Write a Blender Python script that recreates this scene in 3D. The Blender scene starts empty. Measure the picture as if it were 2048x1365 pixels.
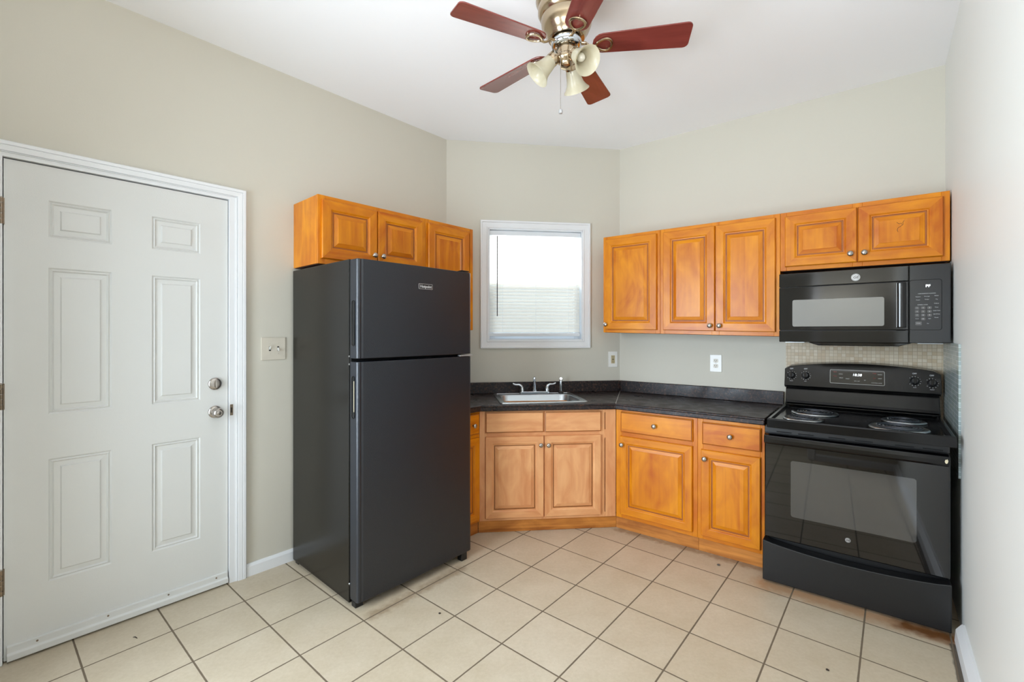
import bpy, bmesh, math, random
from mathutils import Vector, Matrix
random.seed(7)
PI = math.pi
S = bpy.context.scene
COL = S.collection

# ---------------------------------------------------------------- camera
cam = bpy.data.cameras.new('camera'); camo = bpy.data.objects.new('camera', cam); COL.objects.link(camo)
camo.location = (0, 0, 1.38); camo.rotation_euler = (PI/2, 0, 0)
cam.sensor_width = 36; cam.lens = 16.0; cam.shift_y = -0.0080; cam.clip_start = 0.02
S.camera = camo

# ---------------------------------------------------------------- world, exposure
W = bpy.data.worlds.new('sky'); S.world = W; W.use_nodes = True
wn = W.node_tree.nodes; bg = wn['Background']
bg.inputs[0].default_value = (0.86, 0.93, 1.0, 1); bg.inputs[1].default_value = 3.2
S.view_settings.view_transform = 'Standard'; S.view_settings.look = 'None'
S.view_settings.exposure = -0.30; S.view_settings.gamma = 1.0
S.view_settings.use_curve_mapping = False

# ---------------------------------------------------------------- frames of the walls (origin, angle); x to the right, y into the wall, z up
CB = (0.919, 3.870); LC = (-0.528, 3.668); RC = (2.516, 2.643)
FB = (CB, math.atan2(-.609, .793))            # range wall
FC = (LC, math.atan2(.1384, .9904))           # window wall
FL = (LC, math.atan2(.7455, .6665))           # door wall (x negative from the corner)
FR = (RC, math.atan2(-.777, -.63))            # right wall
FS = ((-.2226, 3.115), math.atan2(.0958, .9954))   # face of the sink cabinet
def fp(F, x, d):
    (ox, oy), a = F
    return (ox + x*math.cos(a) + d*math.sin(a), oy + x*math.sin(a) - d*math.cos(a))
def loc(F, p):
    (ox, oy), a = F; dx, dy = p[0]-ox, p[1]-oy
    return (dx*math.cos(a)+dy*math.sin(a), dx*math.sin(a)-dy*math.cos(a))    # (x, d)

# ---------------------------------------------------------------- lights
def area(name, locn, target, sx, sy, power, col=(1, 1, 1), spread=None):
    l = bpy.data.lights.new(name, 'AREA'); l.shape = 'RECTANGLE'; l.size = sx; l.size_y = sy
    l.energy = power; l.color = col
    if spread: l.spread = spread
    o = bpy.data.objects.new(name, l); COL.objects.link(o); o.location = locn
    o.rotation_euler = (Vector(target)-Vector(locn)).to_track_quat('-Z', 'Y').to_euler()
    return o
area('added_ceiling_bounce_fill', (-0.35, 0.05, 1.60), (-0.15, 0.35, 2.93), 0.7, 0.7, 64, (0.93, 0.965, 1.0), spread=math.radians(150))  # added upward fill to brighten the ceiling; the room has no such lamp
pw = fp(FB, -.25, 4.35)
area('daylight_doorway', (pw[0], pw[1], 1.25), (fp(FR, .5, 0)[0], fp(FR, .5, 0)[1], 1.2), 1.3, 1.9, 98, (0.76, 0.88, 1.0), spread=math.radians(140))
ww = fp(FC, .73, -.75)
area('daylight_window', (ww[0], ww[1], 2.1), (fp(FC, .73, .8)[0], fp(FC, .73, .8)[1], 1.5), 1.4, 1.4, 120, (0.84, 0.92, 1.0))

# ---------------------------------------------------------------- materials
def N(nt, t, **k):
    n = nt.nodes.new(t)
    for a, b in k.items(): setattr(n, a, b)
    return n
def srgb(r, g, b):
    f = lambda c: (c/255/12.92) if c/255 <= .04045 else ((c/255+.055)/1.055)**2.4
    return (f(r), f(g), f(b), 1)
def mat(name, col, rough=.5, metal=0., bump=0., bscale=200., var=0., vscale=6., spec=None, coat=0., trans=0., emit=None, estr=0., var2=None):
    m = bpy.data.materials.new(name); m.use_nodes = True; nt = m.node_tree; p = nt.nodes['Principled BSDF']
    p.inputs['Base Color'].default_value = col; p.inputs['Roughness'].default_value = rough; p.inputs['Metallic'].default_value = metal
    if spec is not None: p.inputs['Specular IOR Level'].default_value = spec
    if coat: p.inputs['Coat Weight'].default_value = coat
    if trans: p.inputs['Transmission Weight'].default_value = trans
    if emit: p.inputs['Emission Color'].default_value = emit; p.inputs['Emission Strength'].default_value = estr
    tc = N(nt, 'ShaderNodeTexCoord')
    if var:
        n = N(nt, 'ShaderNodeTexNoise'); n.inputs['Scale'].default_value = vscale; n.inputs['Detail'].default_value = 5
        nt.links.new(tc.outputs['Object'], n.inputs['Vector'])
        mx = N(nt, 'ShaderNodeMix', data_type='RGBA')
        mx.inputs[6].default_value = tuple(c*(1-var) for c in col[:3])+(1,)
        mx.inputs[7].default_value = tuple(min(1, c*(1+var)) for c in col[:3])+(1,) if var2 is None else var2
        nt.links.new(n.outputs['Fac'], mx.inputs[0]); nt.links.new(mx.outputs[2], p.inputs['Base Color'])
    if bump:
        n = N(nt, 'ShaderNodeTexNoise'); n.inputs['Scale'].default_value = bscale; n.inputs['Detail'].default_value = 3
        nt.links.new(tc.outputs['Object'], n.inputs['Vector'])
        b = N(nt, 'ShaderNodeBump'); b.inputs['Strength'].default_value = bump; b.inputs['Distance'].default_value = .002
        nt.links.new(n.outputs['Fac'], b.inputs['Height']); nt.links.new(b.outputs[0], p.inputs['Normal'])
    return m

def wood(name, light, dark, horiz=False, rough=.34, figure=.5, coat=.08, fine=26):
    m = bpy.data.materials.new(name); m.use_nodes = True; nt = m.node_tree; L = nt.links; p = nt.nodes['Principled BSDF']
    tc = N(nt, 'ShaderNodeTexCoord'); oi = N(nt, 'ShaderNodeObjectInfo')
    off = N(nt, 'ShaderNodeVectorMath', operation='SCALE'); off.inputs[3].default_value = 7.0
    cmb = N(nt, 'ShaderNodeCombineXYZ'); L.new(oi.outputs['Random'], cmb.inputs[0]); L.new(oi.outputs['Random'], cmb.inputs[2])
    L.new(cmb.outputs[0], off.inputs[0])
    add = N(nt, 'ShaderNodeVectorMath', operation='ADD'); L.new(tc.outputs['Object'], add.inputs[0]); L.new(off.outputs[0], add.inputs[1])
    def mapped(s):
        mp = N(nt, 'ShaderNodeMapping'); mp.inputs['Scale'].default_value = (s[2], s[1], s[0]) if horiz else s
        L.new(add.outputs[0], mp.inputs[0]); return mp
    a = N(nt, 'ShaderNodeTexNoise'); a.inputs['Scale'].default_value = 1; a.inputs['Detail'].default_value = 6; a.inputs['Distortion'].default_value = .6
    L.new(mapped((fine, fine, 1.6)).outputs[0], a.inputs['Vector'])
    b = N(nt, 'ShaderNodeTexNoise'); b.inputs['Scale'].default_value = 1; b.inputs['Detail'].default_value = 4; b.inputs['Distortion'].default_value = 1.2
    L.new(mapped((9, 9, 3.5)).outputs[0], b.inputs['Vector'])
    # glued-up staves, each its own tone
    sx = N(nt, 'ShaderNodeSeparateXYZ'); L.new(add.outputs[0], sx.inputs[0])
    q = N(nt, 'ShaderNodeMath', operation='MULTIPLY'); L.new(sx.outputs['Z' if horiz else 'X'], q.inputs[0]); q.inputs[1].default_value = 1/.085
    fl = N(nt, 'ShaderNodeMath', operation='FLOOR'); L.new(q.outputs[0], fl.inputs[0])
    wnz = N(nt, 'ShaderNodeTexWhiteNoise', noise_dimensions='1D'); L.new(fl.outputs[0], wnz.inputs['W'])  # tone of each stave
    def mad(x, k, c):
        n = N(nt, 'ShaderNodeMath', operation='MULTIPLY_ADD'); L.new(x, n.inputs[0]); n.inputs[1].default_value = k; n.inputs[2].default_value = c; return n.outputs[0]
    def plus(x, y):
        n = N(nt, 'ShaderNodeMath', operation='ADD'); L.new(x, n.inputs[0]); L.new(y, n.inputs[1]); return n.outputs[0]
    t = plus(plus(mad(a.outputs['Fac'], .9*figure*2, 0), mad(b.outputs['Fac'], 1.5*figure*2, 0)), mad(wnz.outputs['Value'], .30, -.62*figure*2-.12))
    t = mad(t, 1.0, -.10)
    mx = N(nt, 'ShaderNodeMix', data_type='RGBA', clamp_factor=True); mx.inputs[6].default_value = light; mx.inputs[7].default_value = dark
    L.new(t, mx.inputs[0]); L.new(mx.outputs[2], p.inputs['Base Color'])
    p.inputs['Roughness'].default_value = rough; p.inputs['Specular IOR Level'].default_value = .36; p.inputs['Coat Weight'].default_value = coat; p.inputs['Coat Roughness'].default_value = .2
    bp = N(nt, 'ShaderNodeBump'); bp.inputs['Strength'].default_value = .08; bp.inputs['Distance'].default_value = .001
    L.new(a.outputs['Fac'], bp.inputs['Height']); L.new(bp.outputs[0], p.inputs['Normal'])
    return m

HL, HD = srgb(230, 147, 16), srgb(182, 87, 2)
M = {}
M['wood_v'] = wood('honey_maple', HL, HD); M['wood_h'] = wood('honey_maple_rail', HL, HD, True)
M['glaze'] = mat('brown_glaze_in_grooves', srgb(158, 88, 32), .45, var=.25, vscale=30)
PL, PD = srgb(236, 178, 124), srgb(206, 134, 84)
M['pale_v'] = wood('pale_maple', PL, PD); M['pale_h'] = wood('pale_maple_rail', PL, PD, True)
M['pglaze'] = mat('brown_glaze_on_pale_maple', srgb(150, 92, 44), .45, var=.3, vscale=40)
M['oak'] = wood('oak_kick_board', srgb(218, 144, 66), srgb(150, 84, 28), True, .5, .6, 0.05, 50)
M['dark_liner'] = mat('dark_cabinet_underside', srgb(70, 38, 20), .8)  # dark brown colour of the liner under the wall cabinets
M['wall'] = mat('beige_wall_paint', srgb(210, 205, 191), .62, bump=.12, bscale=160, var=.012, vscale=2)
M['wallwhite'] = mat('off_white_wall_paint', srgb(232, 232, 227), .5, bump=.15, bscale=120, var=.01, vscale=2)
M['ceil'] = mat('white_ceiling_paint', srgb(249, 250, 252), .8, bump=.08, bscale=160)
M['trim'] = mat('white_gloss_trim', srgb(236, 237, 238), .35)
M['doorw'] = mat('white_door_paint', srgb(223, 223, 219), .42, bump=.12, bscale=220, var=.01, vscale=3)
M['vinyl'] = mat('white_vinyl', srgb(232, 236, 240), .35)
M['nickel'] = mat('satin_nickel', srgb(178, 172, 165), .27, 1, var=.1, vscale=60)
M['tarnish'] = mat('worn_nickel_hinge', srgb(140, 125, 108), .42, 1, var=.3, vscale=90)
M['chrome'] = mat('chrome', srgb(205, 210, 215), .1, 1)
M['brass'] = mat('antique_brass', srgb(182, 164, 138), .2, 1, var=.08, vscale=25)
M['steel'] = mat('stainless_steel', srgb(190, 196, 200), .28, 1, bump=.05, bscale=300)
M['fridge'] = mat('pebbled_black_door', srgb(13, 21, 32), .30, bump=.5, bscale=330, spec=.75)
M['fridgeside'] = mat('smooth_black_cabinet', srgb(21, 19, 15), .22, bump=.10, bscale=330, spec=.35)
M['gasket'] = mat('black_gasket', srgb(8, 8, 8), .8)
M['black'] = mat('black_enamel', srgb(5, 5, 6), .16, spec=.4, bump=.03, bscale=60)
M['blackgloss'] = mat('black_glass', srgb(4, 4, 5), .03, spec=.75)
M['ovenpane'] = mat('oven_window_glass', srgb(56, 56, 56), .035, spec=1.0, coat=.6)
M['matblack'] = mat('matte_black', srgb(21, 21, 22), .38, bump=.06, bscale=200)
M['pane_mw'] = mat('perforated_grey_microwave_window', srgb(138, 136, 130), .22, spec=.6)
M['mwblack'] = mat('black_microwave_face', srgb(22, 22, 22), .08, spec=.7)
M['coil'] = mat('dark_coil_steel', srgb(88, 92, 100), .34, .9)
M['print'] = mat('pale_print', srgb(200, 200, 200), .5)
M['redprint'] = mat('red_print', srgb(160, 40, 40), .5)
M['key'] = mat('grey_key', srgb(92, 90, 88), .4)
M['led'] = mat('lit_display', (1, 1, 1, 1), .4, emit=(.95, .98, 1, 1), estr=1.6)
M['badge'] = mat('silver_badge', srgb(190, 190, 190), .35, .6)
M['ivory'] = mat('ivory_plate', srgb(214, 206, 190), .35)
M['whiteplate'] = mat('white_plate', srgb(240, 238, 232), .3)
M['slot'] = mat('dark_slot', srgb(30, 26, 22), .6)
M['tan'] = mat('tan_socket', srgb(196, 180, 140), .4)
M['dirt'] = mat('dark_crumb', srgb(60, 48, 38), .8, var=.3, vscale=200)
M['cream'] = mat('cream_worn_edge', srgb(214, 202, 170), .5)
M['bulb'] = mat('clear_bulb', srgb(225, 220, 205), .1, spec=.8)
M['water'] = mat('smoked_lens', srgb(20, 22, 28), .05)

# blade: reddish wood stain
M['blade'] = wood('cherry_blade', srgb(128, 58, 50), srgb(84, 32, 29), True, .22, .4, .5, 40)

# shade glass
def shade_mat():
    m = bpy.data.materials.new('frosted_cream_glass'); m.use_nodes = True; nt = m.node_tree; L = nt.links
    out = nt.nodes['Material Output']; p = nt.nodes['Principled BSDF']
    tc = N(nt, 'ShaderNodeTexCoord'); n = N(nt, 'ShaderNodeTexNoise'); n.inputs['Scale'].default_value = 14; n.inputs['Detail'].default_value = 4; n.inputs['Distortion'].default_value = 1.5
    L.new(tc.outputs['Object'], n.inputs['Vector'])
    mx = N(nt, 'ShaderNodeMix', data_type='RGBA'); mx.inputs[6].default_value = srgb(236, 232, 214); mx.inputs[7].default_value = srgb(214, 204, 174)
    L.new(n.outputs['Fac'], mx.inputs[0]); L.new(mx.outputs[2], p.inputs['Base Color']); p.inputs['Roughness'].default_value = .22
    tr = N(nt, 'ShaderNodeBsdfTranslucent'); L.new(mx.outputs[2], tr.inputs['Color'])
    ms = N(nt, 'ShaderNodeMixShader'); ms.inputs[0].default_value = .4
    L.new(p.outputs[0], ms.inputs[1]); L.new(tr.outputs[0], ms.inputs[2]); L.new(ms.outputs[0], out.inputs[0])
    return m
M['shade'] = shade_mat()
def slat_mat():
    m = bpy.data.materials.new('white_blind_slat'); m.use_nodes = True; nt = m.node_tree; L = nt.links
    out = nt.nodes['Material Output']; p = nt.nodes['Principled BSDF']
    p.inputs['Base Color'].default_value = srgb(236, 236, 232); p.inputs['Roughness'].default_value = .4
    tr = N(nt, 'ShaderNodeBsdfTranslucent'); tr.inputs['Color'].default_value = srgb(250, 240, 222)
    ms = N(nt, 'ShaderNodeMixShader'); ms.inputs[0].default_value = .34
    L.new(p.outputs[0], ms.inputs[1]); L.new(tr.outputs[0], ms.inputs[2]); L.new(ms.outputs[0], out.inputs[0])
    return m
M['slat'] = slat_mat()
def glass_mat(name, tint, mixf):
    m = bpy.data.materials.new(name); m.use_nodes = True; nt = m.node_tree; L = nt.links
    out = nt.nodes['Material Output']; nt.nodes.remove(nt.nodes['Principled BSDF'])
    t = N(nt, 'ShaderNodeBsdfTransparent'); t.inputs[0].default_value = tint
    g = N(nt, 'ShaderNodeBsdfGlossy'); g.inputs['Roughness'].default_value = .02
    ms = N(nt, 'ShaderNodeMixShader'); ms.inputs[0].default_value = mixf
    L.new(t.outputs[0], ms.inputs[1]); L.new(g.outputs[0], ms.inputs[2]); L.new(ms.outputs[0], out.inputs[0])
    return m
M['glass'] = glass_mat('window_glass', (.95, .97, .97, 1), .06)
M['screen'] = glass_mat('insect_screen', (.52, .54, .56, 1), .04)

# laminate counter
def laminate():
    m = bpy.data.materials.new('dark_speckled_laminate'); m.use_nodes = True; nt = m.node_tree; L = nt.links; p = nt.nodes['Principled BSDF']
    tc = N(nt, 'ShaderNodeTexCoord')
    n = N(nt, 'ShaderNodeTexNoise'); n.inputs['Scale'].default_value = 70; n.inputs['Detail'].default_value = 6; n.inputs['Roughness'].default_value = .7
    L.new(tc.outputs['Object'], n.inputs['Vector'])
    cr = N(nt, 'ShaderNodeValToRGB'); e = cr.color_ramp.elements
    e[0].position = .36; e[0].color = srgb(13, 12, 15); e[1].position = .74; e[1].color = srgb(112, 84, 68)
    x = cr.color_ramp.elements.new(.5); x.color = srgb(32, 27, 29); x = cr.color_ramp.elements.new(.6); x.color = srgb(70, 48, 40)
    L.new(n.outputs['Fac'], cr.inputs[0])
    n2 = N(nt, 'ShaderNodeTexNoise'); n2.inputs['Scale'].default_value = 9; n2.inputs['Detail'].default_value = 5
    L.new(tc.outputs['Object'], n2.inputs['Vector'])
    mr = N(nt, 'ShaderNodeMapRange'); mr.inputs[1].default_value = .35; mr.inputs[2].default_value = .7; mr.inputs[3].default_value = .26; mr.inputs[4].default_value = .5
    L.new(n2.outputs['Fac'], mr.inputs[0]); L.new(mr.outputs[0], p.inputs['Roughness'])
    L.new(cr.outputs[0], p.inputs['Base Color'])
    p.inputs['Specular IOR Level'].default_value = .35
    b = N(nt, 'ShaderNodeBump'); b.inputs['Strength'].default_value = .25; b.inputs['Distance'].default_value = .001
    L.new(n.outputs['Fac'], b.inputs['Height']); L.new(b.outputs[0], p.inputs['Normal'])
    return m
M['lam'] = laminate()

# mosaic: small square stone tiles (coords: x along, z up)
def mosaic(name, cols, size, brick, grout, rough):
    m = bpy.data.materials.new(name); m.use_nodes = True; nt = m.node_tree; L = nt.links; p = nt.nodes['Principled BSDF']
    tc = N(nt, 'ShaderNodeTexCoord'); sp = N(nt, 'ShaderNodeSeparateXYZ'); L.new(tc.outputs['Object'], sp.inputs[0])
    def m1(op, x, v):
        n = N(nt, 'ShaderNodeMath', operation=op)
        if hasattr(x, 'is_linked'): L.new(x, n.inputs[0])
        else: n.inputs[0].default_value = x
        if v is not None:
            if hasattr(v, 'is_linked'): L.new(v, n.inputs[1])
            else: n.inputs[1].default_value = v
        return n.outputs[0]
    v = m1('DIVIDE', sp.outputs['Z'], size[1]); fv = m1('FLOOR', v, None)
    u = m1('DIVIDE', sp.outputs['X'], size[0])
    if brick: u = m1('ADD', u, m1('MULTIPLY', m1('MODULO', fv, 2.0), .5))
    fu = m1('FLOOR', u, None)
    du = m1('ABSOLUTE', m1('SUBTRACT', m1('FRACT', u, None), .5), None); dv = m1('ABSOLUTE', m1('SUBTRACT', m1('FRACT', v, None), .5), None)
    e = m1('GREATER_THAN', m1('MAXIMUM', m1('MULTIPLY', m1('SUBTRACT', du, .5), size[0]), m1('MULTIPLY', m1('SUBTRACT', dv, .5), size[1])), -.0011)
    cb = N(nt, 'ShaderNodeCombineXYZ'); L.new(fu, cb.inputs[0]); L.new(fv, cb.inputs[1])
    w = N(nt, 'ShaderNodeTexWhiteNoise', noise_dimensions='2D'); L.new(cb.outputs[0], w.inputs['Vector'])
    cr = N(nt, 'ShaderNodeValToRGB'); cr.color_ramp.interpolation = 'CONSTANT'; el = cr.color_ramp.elements
    el[0].color = cols[0]; el[1].color = cols[1]; el[1].position = 1/len(cols)
    for i, c in enumerate(cols[2:], 2): x = el.new(i/len(cols)); x.color = c
    L.new(w.outputs['Value'], cr.inputs[0])
    mx = N(nt, 'ShaderNodeMix', data_type='RGBA'); L.new(e, mx.inputs[0]); L.new(cr.outputs[0], mx.inputs[6]); mx.inputs[7].default_value = grout
    L.new(mx.outputs[2], p.inputs['Base Color']); p.inputs['Roughness'].default_value = rough
    b = N(nt, 'ShaderNodeBump', invert=True); b.inputs['Strength'].default_value = .6; b.inputs['Distance'].default_value = .001
    L.new(e, b.inputs['Height']); L.new(b.outputs[0], p.inputs['Normal'])
    return m
M['mosaic'] = mosaic('stone_mosaic', [srgb(204, 187, 160), srgb(198, 180, 152), srgb(210, 196, 172), srgb(192, 171, 141), srgb(206, 192, 168), srgb(200, 184, 158)], (.0215, .0215), False, srgb(176, 158, 132), .4)
M['mosaicR'] = mosaic('glass_mosaic', [srgb(156, 170, 170), srgb(146, 160, 160), srgb(168, 180, 178), srgb(152, 164, 158)], (.044, .0215), True, srgb(214, 220, 220), .2)

# floor tiles
def floor_mat():
    m = bpy.data.materials.new('ceramic_floor_tiles'); m.use_nodes = True; nt = m.node_tree; L = nt.links; p = nt.nodes['Principled BSDF']
    tc = N(nt, 'ShaderNodeTexCoord')
    mp = N(nt, 'ShaderNodeMapping', vector_type='TEXTURE'); mp.inputs['Location'].default_value = (.3486, 2.4871, 0)
    mp.inputs['Rotation'].default_value = (0, 0, math.radians(-40.1)); mp.inputs['Scale'].default_value = (.3056, .3056, .3056)
    L.new(tc.outputs['Object'], mp.inputs[0]); sp = N(nt, 'ShaderNodeSeparateXYZ'); L.new(mp.outputs[0], sp.inputs[0])
    def m1(op, x, v=None):
        n = N(nt, 'ShaderNodeMath', operation=op); L.new(x, n.inputs[0])
        if v is not None:
            if hasattr(v, 'is_linked'): L.new(v, n.inputs[1])
            else: n.inputs[1].default_value = v
        return n.outputs[0]
    fx, fy = sp.outputs['X'], sp.outputs['Y']
    ax = m1('ABSOLUTE', m1('SUBTRACT', m1('FRACT', fx), .5)); ay = m1('ABSOLUTE', m1('SUBTRACT', m1('FRACT', fy), .5))
    mxx = m1('MAXIMUM', ax, ay)
    nz = N(nt, 'ShaderNodeTexNoise'); nz.inputs['Scale'].default_value = 30; L.new(tc.outputs['Object'], nz.inputs['Vector'])
    edge = m1('ADD', mxx, m1('MULTIPLY', m1('SUBTRACT', nz.outputs['Fac'], .5), .004))
    gr = N(nt, 'ShaderNodeMapRange'); gr.inputs[1].default_value = .4872; gr.inputs[2].default_value = .4905; L.new(edge, gr.inputs[0])
    cb = N(nt, 'ShaderNodeCombineXYZ'); L.new(m1('FLOOR', fx), cb.inputs[0]); L.new(m1('FLOOR', fy), cb.inputs[1])
    wn_ = N(nt, 'ShaderNodeTexWhiteNoise', noise_dimensions='2D'); L.new(cb.outputs[0], wn_.inputs['Vector'])
    n1 = N(nt, 'ShaderNodeTexNoise'); n1.inputs['Scale'].default_value = 5; n1.inputs['Detail'].default_value = 8; n1.inputs['Roughness'].default_value = .65
    L.new(tc.outputs['Object'], n1.inputs['Vector'])
    n2 = N(nt, 'ShaderNodeTexNoise'); n2.inputs['Scale'].default_value = 60; n2.inputs['Detail'].default_value = 5; n2.inputs['Roughness'].default_value = .7
    L.new(tc.outputs['Object'], n2.inputs['Vector'])
    c1 = N(nt, 'ShaderNodeMix', data_type='RGBA'); c1.inputs[6].default_value = srgb(212, 199, 177); c1.inputs[7].default_value = srgb(184, 168, 140)
    f = m1('ADD', m1('MULTIPLY', n1.outputs['Fac'], 1.1), m1('ADD', m1('MULTIPLY', n2.outputs['Fac'], .9), m1('SUBTRACT', m1('MULTIPLY', wn_.outputs['Value'], .18), .62)))
    L.new(f, c1.inputs[0])
    # fine dark specks
    vo = N(nt, 'ShaderNodeTexNoise'); vo.inputs['Scale'].default_value = 130; vo.inputs['Detail'].default_value = 2; L.new(tc.outputs['Object'], vo.inputs['Vector'])
    sk = N(nt, 'ShaderNodeMapRange'); sk.inputs[1].default_value = .74; sk.inputs[2].default_value = .80; sk.inputs[4].default_value = .45; L.new(vo.outputs['Fac'], sk.inputs[0])
    c2 = N(nt, 'ShaderNodeMix', data_type='RGBA'); L.new(sk.outputs[0], c2.inputs[0]); L.new(c1.outputs[2], c2.inputs[6]); c2.inputs[7].default_value = srgb(120, 100, 76)
    # brown grease stains: along the range front and one by the fridge
    def seg_dist(a, b):
        geo = tc.outputs['Object']
        A = Vector((a[0], a[1], 0)); D = Vector((b[0]-a[0], b[1]-a[1], 0)); ln = D.length; D.normalize()
        sb = N(nt, 'ShaderNodeVectorMath', operation='SUBTRACT'); L.new(geo, sb.inputs[0]); sb.inputs[1].default_value = A
        dt = N(nt, 'ShaderNodeVectorMath', operation='DOT_PRODUCT'); L.new(sb.outputs[0], dt.inputs[0]); dt.inputs[1].default_value = D
        cl = N(nt, 'ShaderNodeMath', operation='MINIMUM'); L.new(dt.outputs['Value'], cl.inputs[0]); cl.inputs[1].default_value = ln
        cl2 = N(nt, 'ShaderNodeMath', operation='MAXIMUM'); L.new(cl.outputs[0], cl2.inputs[0]); cl2.inputs[1].default_value = 0
        sc = N(nt, 'ShaderNodeVectorMath', operation='SCALE'); sc.inputs[0].default_value = D; L.new(cl2.outputs[0], sc.inputs[3])
        sb2 = N(nt, 'ShaderNodeVectorMath', operation='DISTANCE'); L.new(sb.outputs[0], sb2.inputs[0]); L.new(sc.outputs[0], sb2.inputs[1])
        return sb2.outputs['Value']
    cur = c2.outputs[2]
    nst = N(nt, 'ShaderNodeTexNoise'); nst.inputs['Scale'].default_value = 26; nst.inputs['Detail'].default_value = 6; L.new(tc.outputs['Object'], nst.inputs['Vector'])
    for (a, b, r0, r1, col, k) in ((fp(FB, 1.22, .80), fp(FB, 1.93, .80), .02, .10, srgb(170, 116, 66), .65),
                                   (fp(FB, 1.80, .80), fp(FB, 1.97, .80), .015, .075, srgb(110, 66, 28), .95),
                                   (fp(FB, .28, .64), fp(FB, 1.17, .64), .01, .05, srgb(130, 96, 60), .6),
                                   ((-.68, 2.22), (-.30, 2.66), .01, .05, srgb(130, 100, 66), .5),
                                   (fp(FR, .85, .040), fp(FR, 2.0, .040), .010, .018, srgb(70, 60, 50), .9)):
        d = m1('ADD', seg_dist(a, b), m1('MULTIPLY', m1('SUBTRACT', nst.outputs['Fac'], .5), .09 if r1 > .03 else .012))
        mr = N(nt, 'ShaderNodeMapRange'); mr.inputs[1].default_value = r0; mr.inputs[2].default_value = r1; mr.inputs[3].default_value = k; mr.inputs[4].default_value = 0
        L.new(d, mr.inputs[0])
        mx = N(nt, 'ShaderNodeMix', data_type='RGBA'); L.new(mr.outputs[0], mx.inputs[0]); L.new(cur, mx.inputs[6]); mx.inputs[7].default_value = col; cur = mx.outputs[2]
    c3 = N(nt, 'ShaderNodeMix', data_type='RGBA'); L.new(gr.outputs[0], c3.inputs[0]); L.new(cur, c3.inputs[6]); c3.inputs[7].default_value = srgb(112, 98, 80)
    L.new(c3.outputs[2], p.inputs['Base Color'])
    rr = N(nt, 'ShaderNodeMapRange'); rr.inputs[3].default_value = .38; rr.inputs[4].default_value = .85; L.new(gr.outputs[0], rr.inputs[0]); L.new(rr.outputs[0], p.inputs['Roughness'])
    hh = m1('ADD', m1('MULTIPLY', gr.outputs[0], -1.0), m1('MULTIPLY', n2.outputs['Fac'], .12))
    b = N(nt, 'ShaderNodeBump'); b.inputs['Strength'].default_value = .5; b.inputs['Distance'].default_value = .002
    L.new(hh, b.inputs['Height']); L.new(b.outputs[0], p.inputs['Normal'])
    return m
M['floor'] = floor_mat()

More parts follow.
